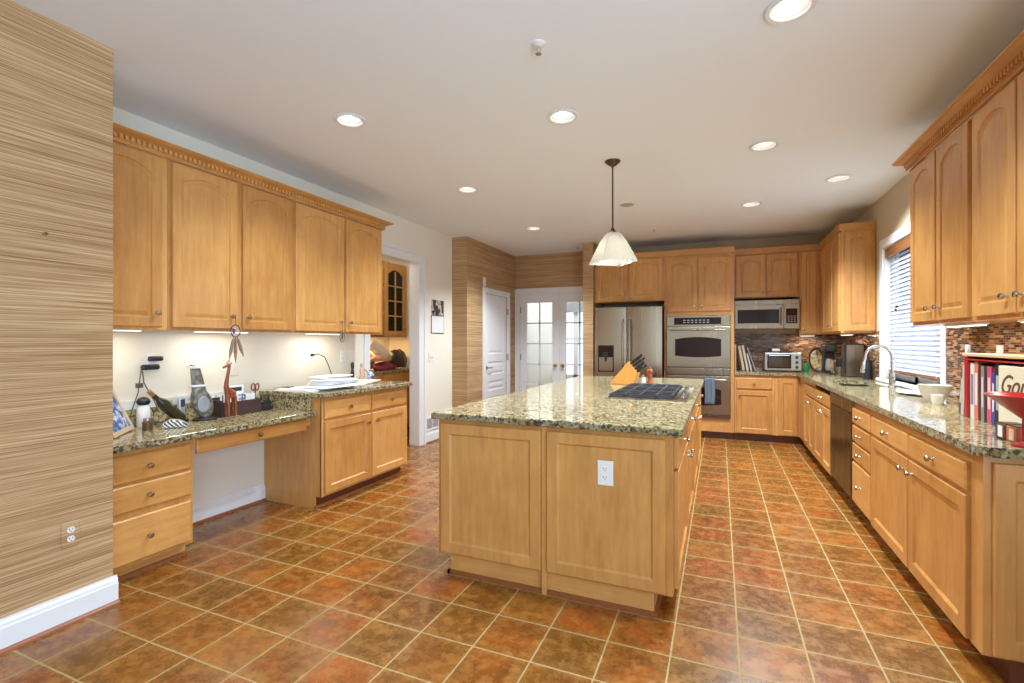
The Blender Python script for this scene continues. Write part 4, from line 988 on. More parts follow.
# cream cookbook leaning inside with script lettering
cbk = thing('cream_cookbook', 'cream cookbook with brown script lettering facing the room', 'book', (SX-.03, SYa+.03, .914)); MB().box(0,.03,0,y-SYa-.06,0,.29).build('cover', cream, cbk, bevel=.002)
tx = bpy.data.curves.new('lettering', 'FONT'); tx.body = 'Gou'; tx.size = .12; tx.extrude = .0008; tx.shear = .45; tx.materials.append(mc('brown_ink', (.12,.04,.02), .5))
to = bpy.data.objects.new('cover_lettering', tx); col.objects.link(to)
bpy.context.view_layer.update()
me = bpy.data.meshes.new_from_object(to.evaluated_get(bpy.context.evaluated_depsgraph_get())); bpy.data.objects.remove(to)
to = bpy.data.objects.new('cover_lettering', me); col.objects.link(to); to.parent = cbk; to.location = (-.0012, y-SYa-.07, .17); to.rotation_euler = (PI/2, 0, -PI/2)
# slanted red bowl, leaning dark book and speckled books at the left
for lb, c_, yy, nm in (('brown tin with a white label under the red bowl',(.10,.04,.02),2.645,'spice_tin'),('orange-red tin under the red bowl at the right edge',(.55,.12,.05),2.56,'spice_tin')):
    q = thing(nm, lb, 'tin', (1.10,yy,.914)); MB().box(-.035,.035,-.038,.038,0,.062).build('tin_body', mc('tin_%d' % int(yy*100), c_, .35), q, bevel=.004)
    MB().box(-.0362,-.0350,-.022,.012,.008,.054).build('tin_label', paper if yy > 2.6 else cream, q); MB().box(-.03,.03,-.033,.033,.062,.066).build('tin_lid', mc('tin_lid_%d' % int(yy*100), (.05,.03,.02), .4), q)
rb = thing('red_bowl', 'wide red cone-shaped bowl at the right edge of the counter', 'bowl', (1.07,2.465,.914))
MB().lathe((0,0,0), [(.042,0),(.042,.008),(.012,.02),(.012,.105),(.025,.115),(.118,.195),(.114,.198),(.022,.125),(.004,.12)], 36).build('bowl_body', red, rb, smooth=True)
for i, (lb, c_, th, h, ln) in enumerate([('grey pale book leaning on the left side of the red shelf',(.45,.42,.36),.035,.27,-.10),('dark speckled book leaning outermost left of the red shelf',(.07,.05,.045),.028,.25,-.16)]):
    book(lb, c_, SX+.01+.01*i, SYb+.035+i*.062, th, h, .2, lean=-ln*-1 if False else .10+.06*i, title=(.5,.45,.4) if i else None)

# ------------------------------------------------------------------ back counter items
for i, (lb, c_, th, h, ln, x) in enumerate([('dark thin cookbook leaning leftmost beside the oven cabinet',(.05,.05,.045),.020,.30,.17,.262),('tan-spined cookbook second from the oven cabinet',(.55,.42,.28),.036,.34,.17,.288),
        ('cream-spined cookbook in the middle of the leaning row',(.62,.52,.38),.030,.35,.19,.340),('white magazine-like book fourth in the leaning row',(.60,.58,.54),.018,.24,.22,.390),('grey-blue thin book leaning at the right of the row',(.30,.33,.40),.014,.33,.30,.440)]):
    r = thing('leaning_book', lb, 'book', (x, 7.40, .914)); r.rotation_euler = (0, -ln, 0); m = mc('spine_%d' % i, c_, .5)
    MB().box(0,th,0,.004,0.0,h).box(0,.0025,0,.22,0,h).box(th-.0025,th,0,.22,0,h).build('cover', m, r, bevel=.001); MB().box(.0025,th-.0025,.004,.215,.004,h-.005).build('pages', paper, r)
    r.location.z += 0.002
r = thing('cutting_board', 'narrow wooden board standing against the oven cabinet side', 'cutting board', (.186,7.13,.914)); MB().box(.002,.018,0,.20,0,.36).build('board', cutting_wood, r, bevel=.004)
r = thing('green_bottle', 'squat green glass jar right of the toaster oven', 'jar', (1.045,7.42,.914))
MB().lathe((0,0,0), [(.03,0),(.036,.01),(.036,.09),(.022,.115),(.014,.125)], 18).build('jar_body', green, r, smooth=True); MB().lathe((0,0,.125), [(.017,0),(.017,.02),(.01,.025)], 14).build('jar_lid', black, r, smooth=True)
def plate_mat():
    m = mat('painted_plate', (.4,.25,.1), .3); t = NT(m); t.l(t.ramp(t.noise(t.coords((1,1,1)), 28, 4), [(.35,(.06,.03,.015)),(.5,(.42,.27,.10)),(.62,(.58,.47,.28)),(.75,(.15,.12,.04))]), t.b.inputs['Base Color']); return m
r = thing('painted_plate', 'oval painted plate with dark rim propped against the mosaic', 'plate', (1.165,7.40,.914)); r.rotation_euler = (-.22,0,0)
MB().lathe((0,0,.165), [(.068,0),(.05,-.006),(.0005,-.008)], 30, 'Y', squash=1.9, cap=False).build('plate_center', plate_mat(), r, smooth=True)
MB().lathe((0,0,.165), [(.066,.004),(.068,-.002),(.082,-.010),(.088,-.004),(.086,.004)], 30, 'Y', squash=1.9, cap=False).build('plate_rim', mc('dark_rim', (.06,.025,.015), .35), r, smooth=True)
r = thing('coffee_maker', 'black coffee maker in the back corner beside the toaster', 'coffee maker', (1.29,7.30,.914))
MB().box(-.06,.06,-.10,.10,0,.03).build('base_plate', black, r, bevel=.006); MB().box(-.06,.06,.03,.10,.03,.27).build('water_tank', black, r, bevel=.01)
MB().box(-.065,.065,-.09,.10,.27,.36).build('brew_head', black, r, bevel=.02, seg=3); MB().lathe((0,-.03,.031), [(.045,0),(.055,.03),(.05,.11),(.04,.15)], 18).build('carafe', mc('smoky_carafe', (.35,.33,.30), .1), r, smooth=True)
MB().tube([(0,-.08,.15),(0,-.125,.14),(0,-.12,.06),(0,-.08,.05)], .007, 8).build('carafe_handle', black, r, smooth=True)
r = thing('toaster', 'chrome two-slice toaster on the corner of the counter', 'toaster', (1.33,7.00,.914))
MB().box(-.075,.075,-.12,.12,.012,.185).build('toaster_shell', chrome, r, bevel=.025, seg=4); MB().box(-.07,.07,-.115,.115,0,.013).build('toaster_base', black, r)
mb = MB(); mb.box(-.035,-.015,-.09,.09,.183,.1865).box(.015,.035,-.09,.09,.183,.1865); mb.build('bread_slot', slot, r); MB().box(-.012,.012,-.135,-.118,.10,.125).build('lever', black, r, bevel=.003)
r = thing('coffee_grinder', 'small black and steel grinder between toaster and steel canister', 'grinder', (1.30,6.78,.914))
MB().lathe((0,0,0), [(.045,0),(.045,.06),(.04,.10),(.04,.105)], 20).build('grinder_base', steel, r, smooth=True); MB().lathe((0,0,.105), [(.041,0),(.043,.07),(.036,.10),(.02,.105)], 20).build('grinder_lid', black, r, smooth=True)
MB().tube([(-.03,-.03,.02),(-.06,-.05,.05),(-.06,-.05,.15),(-.03,-.03,.18)], .006, 8).build('grinder_handle', black, r, smooth=True)
r = thing('steel_appliance', 'tall brushed steel box-shaped appliance left of the faucet', 'appliance', (1.40,6.62,.914))
MB().box(-.10,.085,-.09,.09,.01,.37).build('steel_case', steel, r, bevel=.01); MB().box(-.098,.083,-.092,.092,0,.012).build('base_band', black, r); mb = MB(); mb.box(-.105,-.085,-.092,-.088,0,.372); mb.box(-.103,.085,-.094,-.088,.362,.374); mb.build('black_edge', black, r)
MB().box(.0,.006,-.092,-.089,.16,.33).build('front_slot', steel_d, r)
r = thing('black_canister', 'black cylinder canister standing right under the faucet head', 'canister', (1.44,6.22,.914))
MB().lathe((0,0,0), [(.042,0),(.042,.18),(.04,.185)], 22).build('canister_body', black, r, smooth=True); MB().lathe((0,0,.185), [(.043,0),(.043,.015),(.03,.022)], 22).build('canister_lid', black, r, smooth=True)

# ------------------------------------------------------------------ desk items
ZD = .767
r = thing('picture_frame', 'pale wood picture frame leaning at the left end of the desk', 'picture frame', (-3.235,1.745,ZD+.001), math.radians(45)); 
pfm = wood('pale_frame_wood', (.50,.34,.20), (.62,.45,.29), (2,2,6))
tl = math.radians(24)
def lean_box(mb, x0, x1, u0, u1, v0, v1):
    # box on a leaning plane: u along local y, v up the slope, thickness along local x
    c_, s_ = math.cos(tl), math.sin(tl); vs = []
    for v in (v0, v1):
        for u in (u0, u1):
            for x in (x0, x1): vs.append((x*c_-v*s_, u, x*s_+v*c_))
    mb.add(vs, [(0,2,3,1),(4,5,7,6),(0,1,5,4),(2,6,7,3),(0,4,6,2),(1,3,7,5)])
mb = MB(); lean_box(mb,0,.016,-.165,.165,0,.028); lean_box(mb,0,.016,-.165,.165,.252,.28); lean_box(mb,0,.016,-.165,-.137,.028,.252); lean_box(mb,0,.016,.137,.165,.028,.252); mb.build('frame', pfm, r)
def blue_photo():
    m = mat('blue_photo', (.1,.2,.5), .2); t = NT(m); t.l(t.ramp(t.noise(t.coords((1,1,1)), 18, 3), [(.4,(.03,.07,.25)),(.5,(.12,.25,.5)),(.58,(.6,.6,.58)),(.7,(.04,.04,.06))]), t.b.inputs['Base Color']); return m
mb = MB(); lean_box(mb,.001,.010,-.137,.137,.028,.252); mb.build('photo', blue_photo(), r)
mb = MB(); lean_box(mb,-.012,-.0005,-.015,.015,0.004,.16); mb.build('stand', black, r)
# wine bottle lying in a holder
r = thing('wine_bottle', 'dark glass bottle with a gold neck tilted against the backsplash', 'bottle', (-3.30,2.13,ZD+.030)); r.rotation_euler = (math.radians(45), 0, 0); r.scale = (.95,.95,.95)
MB().lathe((0,0,0), [(.034,0),(.037,.006),(.037,.165),(.033,.19),(.018,.22),(.0145,.24),(.0135,.29)], 24).build('bottle_glass', mc('dark_green_glass', (.035,.030,.012), .06), r, smooth=True)
MB().lathe((0,0,.262), [(.0145,0),(.0150,.04),(.010,.045)], 18).build('foil', mc('gold_foil', (.45,.32,.10), .3, .8), r, smooth=True)
# small bottle with a black cap and white label
r = thing('lotion_bottle', 'white pump bottle with a black cap behind the picture frame', 'bottle', (-3.42,1.965,ZD)); MB().lathe((0,0,0), [(.035,0),(.038,.01),(.036,.11),(.022,.14)], 20).build('bottle_body', whitep, r, smooth=True); MB().ball((0,0,.160), (.038,.038,.030)).build('bottle_cap', black, r, smooth=True)
r = thing('amber_jar', 'small brown glass jar beside the tilted bottle on the desk', 'jar', (-3.24,1.885,ZD)); MB().lathe((0,0,0), [(.026,0),(.028,.05),(.02,.06)], 18).build('jar_body', mc('brown_glass', (.10,.05,.02), .12), r, smooth=True); MB().lathe((0,0,.06), [(.022,0),(.022,.016)], 18).build('jar_lid', nickel, r, smooth=True)
r = thing('desk_clutter_cord', 'tangled dark cord lying on the desk by the outlet strip', 'cord', (-3.40,2.08,ZD)); cc = MB(); cc.tube([(.03*math.sin(k*.9), .05*math.cos(k*.6), .006+.004*(k%3)+.01*math.sin(k)**2) for k in range(12)], .004, 6); cc.build('cord_coil', cable_m, r, smooth=True)
def zebra():
    m = mat('zebra_stripes', (.8,.8,.8), .35); t = NT(m); wv = t.n('TexWave'); wv.inputs['Scale'].default_value = 26; wv.inputs['Distortion'].default_value = 2.5; wv.bands_direction = 'DIAGONAL'; t.l(t.coords((1,1,1)), wv.inputs['Vector'])
    t.l(t.ramp(wv.outputs['Fac'], [(.45,(.02,.02,.02)),(.52,(.78,.76,.70))]), t.b.inputs['Base Color']); return m
r = thing('bottle_holder', 'zebra-striped shoe-shaped bottle holder in front of the tilted bottle', 'bottle holder', (-3.20,2.02,ZD), math.radians(-35))
MB().prism([(-.03,-.065,0),(-.03,.075,0),(-.03,.07,.022),(-.03,.03,.045),(-.03,-.02,.055),(-.03,-.06,.03)], (.07,0,0)).build('holder_shell', zebra(), r, bevel=.008, seg=3)
# cordless phone on its dock
r = thing('cordless_phone', 'silver cordless phone handset upright beside the zebra holder', 'phone', (-3.36,2.165,ZD), math.radians(15)); r2 = MB().box(-.035,.035,-.032,.032,0,.022).build('dock', black, r, bevel=.008)
MB().box(-.014,.014,-.024,.024,.02,.165).build('handset', mc('silver_phone', (.50,.53,.56), .3, .4), r, bevel=.009, seg=3); MB().box(.0135,.0155,-.018,.018,.105,.155).build('screen', mc('phone_screen', (.05,.07,.10), .1), r)
# guitar-shaped vase / clock
r = thing('guitar_case_clock', 'grey guitar-shaped tin clock standing on the desk', 'clock', (-3.31,2.30,ZD), math.radians(-12))
gm = mat('worn_grey_tin', (.2,.2,.18), .4, .3); t_ = NT(gm); t_.l(t_.ramp(t_.noise(t_.coords((1,1,1)), 30, 4), [(.35,(.09,.085,.075)),(.55,(.22,.215,.19)),(.7,(.34,.33,.29))]), t_.b.inputs['Base Color'])
MB().lathe((0,0,0), [(.064,0),(.066,.012),(.05,.02)], 26, squash=1.2).build('stand_base', black, r, smooth=True)
n = 28; outl = []
for k in range(n):
    q = 2*PI*k/n; outl.append((.064*math.sin(q)*(1-.30*max(0,math.cos(q))), .115-.10*-math.cos(q)*1.15))
lean = -.20
MB().prism([(-.03, y_+lean*(z_), z_+.015) for y_, z_ in outl], (.06,0,0)).build('body_shell', gm, r, bevel=.012, seg=3)
MB().prism([(-.022,-.04+lean*.19,.20),(-.022,.04+lean*.19,.20),(-.022,.032+lean*.36,.37),(-.022,-.02+lean*.36,.39)], (.044,0,0)).build('neck_shell', gm, r, bevel=.006)
MB().box(-.026,.026,-.105,-.042,.362,.380).build('head_band', whitep, r, bevel=.003); MB().box(-.028,.028,-.092,-.008,.235,.248).build('lower_band', whitep, r, bevel=.002)
MB().lathe((.030,lean*.11,.115), [(.001,.004),(.034,.004),(.038,.0)], 26, 'X', squash=1.5).build('clock_face', mc('blue_grey_face', (.35,.38,.42), .2), r)
# carved giraffe : one continuous skinned body
def skin_fig(name, verts, edges, radii, m, parent, sub=1):
    me = bpy.data.meshes.new(name); me.from_pydata(verts, edges, []); o = bpy.data.objects.new(name, me); col.objects.link(o); o.parent = parent
    md = o.modifiers.new('skin', 'SKIN'); md.use_smooth_shade = True
    me.skin_vertices if me.skin_vertices else None
    if not me.skin_vertices:
        bpy.context.view_layer.objects.active = o
    for i, rr_ in enumerate(radii):
        v = me.skin_vertices[0].data[i]; v.radius = (rr_, rr_) if not isinstance(rr_, tuple) else rr_
    me.skin_vertices[0].data[0].use_root = True
    s = o.modifiers.new('sub', 'SUBSURF'); s.levels = sub; s.render_levels = sub; me.materials.append(m); return o
gv = [(0,0,.165),(0,.035,.16),(0,-.035,.175),(0,-.05,.225),(0,-.035,.29),(0,-.02,.34),(0,-.015,.375),(0,-.05,.365),(0,-.085,.35),
      (.014,.04,.08),(.014,.042,.0),(-.014,.04,.08),(-.014,.042,.0),(.014,-.035,.08),(.014,-.035,.0),(-.014,-.035,.08),(-.014,-.035,.0),(0,.055,.14),(0,.06,.09)]
ge = [(0,1),(0,2),(2,3),(3,4),(4,5),(5,6),(6,7),(7,8),(1,9),(9,10),(1,11),(11,12),(2,13),(13,14),(2,15),(15,16),(1,17),(17,18)]
gv = [(x_, y_*.72+.004, z_) for x_, y_, z_ in gv]
gr = [.024,.021,.023,.017,.012,.011,.014,.011,.007,.010,.008,.010,.008,.010,.008,.010,.008,.005,.004]
r = thing('giraffe_figurine', 'reddish carved wooden giraffe standing in front of the leather box', 'figurine', (-3.225,2.425,ZD+.009), 0)
try:
    bpy.ops.object.select_all(action='DESELECT')
    go = None; me = bpy.data.meshes.new('giraffe_body'); me.from_pydata(gv, ge, []); go = bpy.data.objects.new('giraffe_body', me); col.objects.link(go); go.parent = r
    bpy.context.view_layer.objects.active = go
    md = go.modifiers.new('skin', 'SKIN'); md.use_smooth_shade = True
    if not me.skin_vertices: bpy.ops.mesh.customdata_skin_add()
    for i, q in enumerate(gr): me.skin_vertices[0].data[i].radius = (q, q)
    me.skin_vertices[0].data[0].use_root = True
    s = go.modifiers.new('sub', 'SUBSURF'); s.levels = 2; s.render_levels = 2; me.materials.append(giraffe_wood)
except Exception as ex: print('giraffe', ex)
mb = MB()
for sx in (-1,1): mb.tube([(sx*.006,-.012,.388),(sx*.009,-.008,.405)], .003, 6).ball((sx*.020,-.006,.383), (.010,.004,.006))
mb.build('horns_and_ears', giraffe_wood, r, smooth=True)
# leather organizer
r = thing('leather_organizer', 'dark brown leather desk box holding pens and papers', 'desk organizer', (-3.375,2.575,ZD)); og = None
mb = MB(); mb.box(.076,.083,-.163,.163,.0,.105).box(-.080,-.073,-.163,.163,.0,.13).box(-.073,.076,.156,.163,.0,.105).box(-.073,.076,-.163,-.156,.0,.12).box(-.073,.076,-.156,.156,.0,.008).box(-.004,.004,-.156,.156,.008,.09)
mb.build('box_shell', leather, r, bevel=.002)
def standing(name, label, cat, m, x, y, dims, rot=(0,0,0), z=ZD+.01, part='body'):
    q = thing(name, label, cat, (x,y,z)); q.rotation_euler = rot; a_, b_, c_ = dims; MB().box(-a_/2,a_/2,-b_/2,b_/2,0,c_).build(part, m, q, bevel=.001); return q
r = thing('calculator', 'white desk calculator leaning out of the leather box', 'calculator', (-3.405,2.60,ZD+.012)); r.rotation_euler = (0,-.10,0)
MB().box(-.012,.012,-.08,.08,0,.20).build('calculator_case', whitep, r, bevel=.005); MB().box(.0115,.0135,-.06,.06,.155,.185).build('calculator_display', slot, r)
mb = MB(); [mb.box(.0115,.0145,-.06+i*.03,-.042+i*.03,.03+j*.028,.046+j*.028) for i in range(5) for j in range(4)]; mb.build('calculator_keys', mc('grey_key', (.3,.3,.32), .5), r)
for i, (yy_, a_, c_, lb) in enumerate([(2.47,.10,.15,'folded white paper at the left of the leather box'),(2.53,.04,.135,'cream envelope standing in the leather box behind the giraffe'),(2.665,.12,.14,'white envelope standing at the right of the leather box')]):
    standing('envelope', lb, 'envelope', paper, -3.345+.008*i, yy_, (.003,.08,c_), (0,a_*.5,0))
pens = [('black pen in the leather box',black,2.445),('blue pen in the leather box beside the black one',mc('blue_pen',(.03,.07,.3),.3),2.60)]
for lb, m_, yy_ in pens:
    q = thing('pen', lb, 'pen', (-3.325,yy_,ZD+.012)); q.rotation_euler = (.10,.10,0); MB().tube([(0,0,0),(0,0,.145)], .004, 8).build('pen_barrel', m_, q, smooth=True)
sc_ = thing('scissors', 'scissors with red-brown loop handles standing in the leather box', 'scissors', (-3.335,2.70,ZD+.01)); sc_.rotation_euler = (-.06,.05,0)
hm = mc('scissor_handle', (.22,.03,.02), .35)
for s in (-1,1):
    MB().tube([(0, s*.018+.017*math.cos(q)*.9, .185+.026*math.sin(q)) for q in [2*PI*k/16 for k in range(17)]], .005, 8).build('handle_loop', hm, sc_, smooth=True)
    MB().prism([(s*.001,-.006,0),(s*.001,.006,0),(s*.001,.008+s*.004,.165),(s*.001,-.008+s*.004,.165)], (.0015*s,0,0)).build('blade', chrome, sc_)
# small black speaker cube & little dark object by the raised counter
r = thing('desk_speaker', 'small black box between the leather box and the raised counter', 'speaker', (-3.36,2.868-.02,ZD)); r.location = (-3.12,2.80,ZD) if False else (-3.36,2.83,ZD)
r.location = (-3.36,2.805,ZD); r.rotation_euler = (0,0,0)
MB().prism([(-.045,-.05,0),(.045,-.05,0),(.03,-.045,.075),(-.04,-.045,.075)], (0,.10,0)).build('speaker_case', black, r, bevel=.006); MB().box(.034,.040,-.02,.04,.025,.05).build('speaker_grille', slot, r)
# dreamcatcher hanging from the knob
r = thing('dreamcatcher', 'small purple dreamcatcher with brown feathers hanging from a cabinet knob', 'dreamcatcher', (-3.088,2.362,1.487)); dn = MB()
dn.tube([(0,.035*math.sin(q),-.10+.042*math.cos(q)) for q in [2*PI*k/24 for k in range(25)]], .0035, 7).tube([(0,0,0),(0,0,-.058)], .0015, 5)
dn.build('hoop', mc('dark_hoop', (.04,.03,.05), .5), r, smooth=True)
wb = MB()
for k in range(8):
    q = 2*PI*k/8; q2 = q+2.4; wb.tube([(0,.034*math.sin(q),-.10+.041*math.cos(q)),(0,.034*math.sin(q2),-.10+.041*math.cos(q2))], .0008, 4)
wb.build('web', mc('white_thread', (.7,.7,.75), .6), r); MB().ball((.002,-.015,-.10), (.006,.012,.017)).build('stone', purple, r, smooth=True)
for k, (y_, l_, a_) in enumerate([(-.018,.13,-.1),(.0,.15,0),(.018,.11,.15)]):
    f = MB(); f.tube([(0,y_*.6,-.14),(0.002,y_+a_*.03,-.17),(0,y_+a_*.15,-.17-l_*.5),(0,y_+a_*.3,-.17-l_)], [.002,.010,.012,.002], 7); f.build('feather', feather, r, smooth=True)
r = thing('hanging_ornament', 'small silver oval ornament hanging below the last cabinet knobs', 'ornament', (-3.088,3.402,1.487)); o_ = MB(); o_.tube([(0,0,0),(0,.0,-.07)], .0015, 5)
o_.tube([(0,.028*math.sin(q),-.125+.052*math.cos(q)) for q in [2*PI*k/20 for k in range(21)]], .004, 7).ball((0,0,-.125), (.004,.014,.035)); o_.build('pendant_body', mc('pewter', (.18,.18,.17), .4, .6), r, smooth=True)

# ------------------------------------------------------------------ papers on the raised counter
ZQ = .9145
sheets = [(-3.16,3.09,.34,.40,.014,.06,(.72,.70,.68),'wide newspaper stack lying lowest at the left end of the raised counter','newspaper'),
 (-3.03,3.26,.26,.46,.010,-.05,(.74,.76,.82),'white folded newspaper at the front edge of the raised counter','newspaper'),
 (-3.14,3.36,.27,.34,.045,.2,(.76,.76,.76),'thick white mail pile in the middle of the papers','paper stack')]
for x, y, a_, b_, h_, rz, c_, lb, cat in sheets:
    q = thing('paper_stack', lb, cat, (x,y,ZQ+{.014:0,.010:.0145,.045:.025}[h_]), rz); mm = mc('sheet_%d' % int(y*100), c_, .7)
    mb = MB(); n_ = max(2, int(h_/.006))
    for k in range(n_):
        e = random.uniform(-.018,.018); f_ = random.uniform(-.02,.02); mb.M = Matrix.Rotation(random.uniform(-.12,.12), 4, 'Z'); mb.box(-a_/2+e,a_/2+e,-b_/2+f_,b_/2+f_,k*h_/n_,(k+.8)*h_/n_)
    mb.M = None
    mb.build('sheets', mm, q)
for i, (x, y, rz, c_, lb) in enumerate([(-3.16,3.36,.4,(.80,.80,.80),'white magazine on top of the thick mail pile'),(-3.20,3.33,-.2,(.70,.72,.78),'bluish magazine tilted on the mail pile'),(-3.15,3.38,.1,(.82,.82,.80),'topmost white letter of the mail pile')]):
    q = thing('magazine', lb, 'magazine', (x,y,ZQ+.070+i*.0105), rz); MB().box(-.095,.095,-.125,.125,0,.010).build('pages', mc('mag_%d' % i, c_, .6), q, bevel=.002)
q = thing('manila_folder', 'cream folder propped at the right of the mail pile', 'folder', (-3.17,3.78,ZQ), .15); q.rotation_euler = (.06,0,.15); q.location = (-3.17,3.76,ZQ+.010)
MB().box(-.12,.12,-.15,.15,0,.006).build('folder_cover', mc('manila', (.72,.68,.52), .6), q)
q = thing('eyeglasses', 'dark-framed eyeglasses lying on the left newspaper stack', 'eyeglasses', (-3.26,2.98,ZQ+.0145), .3); g_ = MB()
for s in (-1,1): g_.tube([(0.018*math.cos(k*PI/8), s*.03+.024*math.sin(k*PI/8), .008) for k in range(17)], .002, 6).tube([(0,s*.054,.008),(-.10,s*.05,.004)], .002, 6)
g_.tube([(0,-.006,.010),(0,.006,.010)], .002, 6); g_.build('spectacle_frame', black, q, smooth=True)
r = thing('black_figurine', 'slim dark wooden figurine standing behind the papers', 'figurine', (-3.40,3.89,ZQ)); MB().lathe((0,0,0), [(.022,0),(.022,.02),(.014,.03),(.02,.08),(.012,.12),(.018,.15),(.016,.18),(.01,.19)], 16).build('figure', mc('ebony', (.03,.022,.018), .35), r, smooth=True)
r = thing('peach_figurine', 'pale peach figurine with outstretched arm beside the dark one', 'figurine', (-3.36,3.98,ZQ)); MB().lathe((0,0,0), [(.03,0),(.03,.02),(.018,.06),(.024,.10),(.010,.13),(.016,.15),(.014,.17),(.004,.18)], 16).tube([(0,.01,.115),(.02,.05,.10),(.02,.07,.06)], [.009,.008,.006], 8).build('figure', mc('peach_glaze', (.66,.40,.28), .3), r, smooth=True)
r = thing('blue_vase', 'blue and white patterned vase at the right end of the raised counter', 'vase', (-3.27,4.01,ZQ))
bm_ = mat('delft_glaze', (.5,.6,.8), .15); t_ = NT(bm_); t_.l(t_.ramp(t_.noise(t_.coords((1,1,1)), 40, 3), [(.45,(.04,.11,.35)),(.52,(.68,.70,.74))]), t_.b.inputs['Base Color'])
MB().lathe((0,0,0), [(.022,0),(.034,.03),(.036,.06),(.02,.09),(.018,.10),(.024,.11)], 20).build('vase_body', bm_, r, smooth=True)
r = thing('power_cord', 'black cord curving from the outlet down to the papers', 'cord', (XL+.01,3.42,1.19)); MB().box(0,.025,-.012,.012,-.012,.012).build('plug', black, r, bevel=.003)
MB().tube([(.02,0,.0),(.05,.03,.01),(.07,.09,-.02),(.08,.13,-.10),(.09,.16,-.19),(.13,.16,-.225)], .004, 8).build('cable', black, r, smooth=True)

# ------------------------------------------------------------------ pantry beyond the doorway
PX = -4.78
S('wall_pantry_back', MB().box(PX-.12, PX, 3.9, 6.3, 0, H), paint)
S('wall_pantry_end', MB().box(PX-.12, -3.6, 6.3, 6.42, 0, H), paint)
S('wall_pantry_near', MB().box(PX-.12, -3.6, 3.88, 4.0, 0, H), paint)
PX += .003
org = (PX, 4.9, 1.38); fp = frX(-4.45, 1); r = thing('glass_wall_cabinet', 'maple wall cabinet with a multi-pane glass door inside the pantry', 'cabinet', org)
mb = MB(org); y0, y1, z0, z1 = 5.35, 6.29, 1.38, 2.47
mb.box(PX,-4.45,y0,y0+.02,z0,z1).box(PX,-4.45,y1-.02,y1,z0,z1).box(PX,-4.45,y0,y1,z0,z0+.02).box(PX,-4.45,y0,y1,z1-.02,z1).box(PX,PX+.01,y0,y1,z0,z1).box(PX,-4.47,y0,y1,1.75,1.765).box(PX,-4.47,y0,y1,2.1,2.115).box(-4.47,-4.45,y0,5.74,z0,z1)
mb.build('cabinet_body', maple_v, r)
gd0, gd1 = 5.75, 6.25; mb = MB(org); x0, x1 = -4.45, -4.43
mb.box(x0,x1,gd0,gd0+.07,z0+.02,z1-.02).box(x0,x1,gd1-.07,gd1,z0+.02,z1-.02).box(x0,x1,gd0+.07,gd1-.07,z0+.02,z0+.09)
pts = [(gd1-.07, z1-.02),(gd0+.07, z1-.02)] + [(gd0+.07+(gd1-gd0-.14)*k/12, z1-.17+.07*math.sin(PI*k/12)) for k in range(13)]
mb.prism([(x0,u,z) for u, z in pts], (.02,0,0)); d = mb.build('glass_door', maple_v, r)
mb = MB(org); m_ = (gd0+gd1)/2; mb.box(x0+.004,x1-.002,m_-.009,m_+.009,z0+.09,z1-.12)
for k in (1,2,3): z = z0+.09+k*.22; mb.box(x0+.004,x1-.002,gd0+.07,gd1-.07,z-.008,z+.008)
mb.build('muntin', maple_v, d); MB(org).box(x0+.006,x0+.009,gd0+.065,gd1-.065,z0+.085,z1-.1).build('glass_pane', glass, d); MB(org).box(PX+.012, PX+.016, y0+.02, y1-.02, z0+.02, z1-.02).build('dark_lining', mc('dark_interior', (.05,.02,.012), .6), r)
knob(org, fp, gd1-.035, z0+.12, .02, d)
org = (PX, 4.2, 0); r = thing('pantry_base_cabinet', 'maple base cabinet inside the pantry doorway', 'cabinet', org); MB(org).box(PX,-4.23,4.01,6.12,.1,.876).build('cabinet_body', maple_v, r); MB(org).box(PX,-4.30,4.01,6.12,0,.1).build('toe_kick', dark_toe, r)
f = frX(-4.23,1)
for k in range(3): a_ = 4.05+k*.69; drawer(r, org, f, a_, a_+.67, .70, .85); door(r, org, f, a_, a_+.67, .11, .68, (a_+.62,.61), style='flat')
counter('pantry_countertop', 'granite countertop in the pantry piled with bags', [[(PX,4.01),(-4.20,4.01),(-4.20,6.13),(PX,6.13)]], .876, .914)
area('pantry_under_light', (-4.62,5.5,1.37), (0,0,0), .1, .8, 10, (1,.62,.24)); point('pantry_ceiling_light', (-4.1,5.0,2.6), 10, (1,.86,.68), .08)
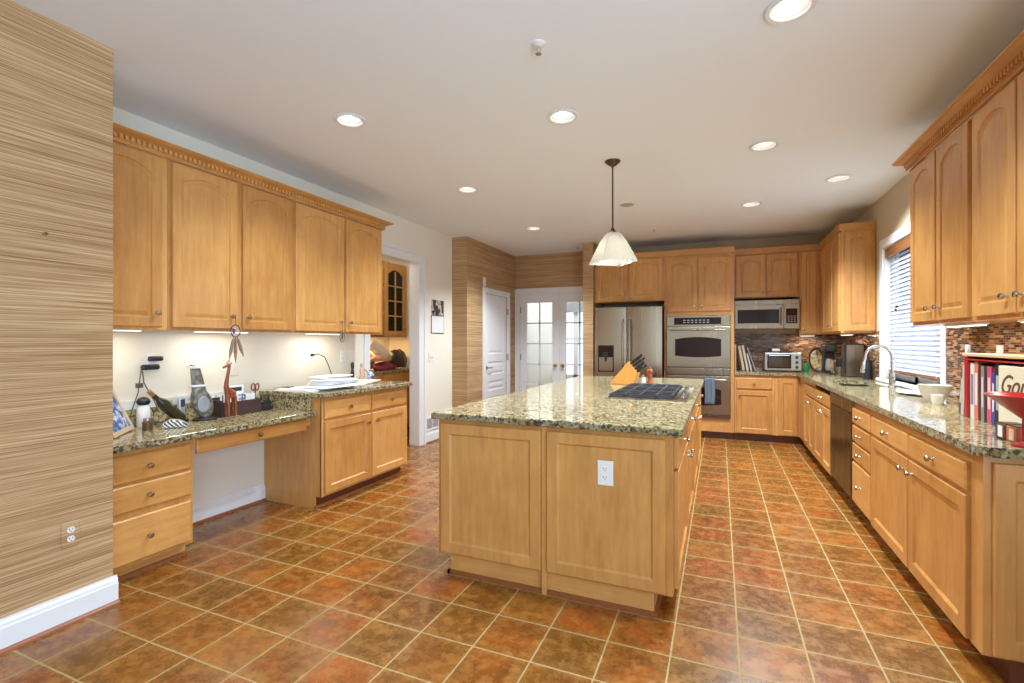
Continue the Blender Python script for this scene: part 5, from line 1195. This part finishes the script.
def bag(name, label, cat, m, c_, dims, seed, rot=(0,0,0), parts=None):
    rnd = random.Random(seed); r = thing(name, label, cat, c_); r.rotation_euler = rot; a_, b_, h_ = dims; mb = MB(); n_, m2 = 18, 10; vs = []; fs = []
    ph = [rnd.uniform(0,6.28) for _ in range(6)]
    def fn(u, v):
        th = 2*PI*u; w_ = math.sin(PI*min(.999, .30+.70*v))**(.30 if 'handbag' in name else .5); k_ = 1+.10*math.sin(3*th+ph[0]+4*v)+.07*math.sin(5*th+ph[1]-5*v)
        return (a_*w_*k_*math.cos(th)/2, b_*w_*k_*math.sin(th)/2, h_*v+.02*h_*math.sin(4*th+ph[2]))
    mb.grid(fn, 22, 12); mb.build('bag_body', m, r, smooth=True); 
    if parts: parts(r)
    return r
def hdl(m): return lambda r: MB().tube([(.05,-.08,.16),(.06,-.06,.24),(.06,.0,.27),(.06,.06,.24),(.05,.08,.16)], .007, 8).build('strap', m, r, smooth=True)
blk = mc('black_bag_leather', (.02,.02,.022), .35); mar = mc('maroon_cloth', (.20,.02,.035), .8); tan = mc('pink_check_cloth', (.50,.28,.22), .85)
bag('handbag', 'black handbag with looped straps on the pantry counter', 'handbag', blk, (-4.44,6.02,.930), (.28,.40,.26), 3, parts=hdl(blk))
bag('cloth_bag', 'maroon cloth bag at the front of the pantry counter', 'bag', mar, (-4.34,5.60,.918), (.24,.42,.11), 5)
bag('checked_pouch', 'pink checked pouch lying on the maroon bag', 'pouch', tan, (-4.36,5.52,1.042), (.20,.30,.08), 8)
bag('dark_scarf_bundle', 'dark brown bundled cloth left of the maroon bag', 'cloth bundle', mc('dark_brown_cloth', (.07,.035,.03), .9), (-4.42,5.11,.928), (.26,.34,.30), 9)
bag('grey_cloth_bundle', 'grey and brown bundled cloth behind the pink pouch', 'cloth bundle', mc('taupe_cloth', (.28,.21,.16), .9), (-4.63,5.52,.928), (.22,.36,.28), 12)
r = thing('rolled_towel', 'cream rolled towel on top of the pantry bags', 'towel', (-4.46,5.60,1.215)); r.rotation_euler = (math.radians(-30),0,0)
MB().lathe((0,-.20,0), [(.065,0),(.080,.02),(.082,.38),(.065,.40)], 20, 'Y').build('roll', mc('cream_towelling', (.78,.70,.55), .95), r, smooth=True)
tag(MB((-4.23,6.10,.915)).box(-4.27,-4.22,6.06,6.11,.915,1.02).build('pantry_candle', ceramic, bevel=.004), 'small white block candle at the right end of the pantry counter', 'candle')
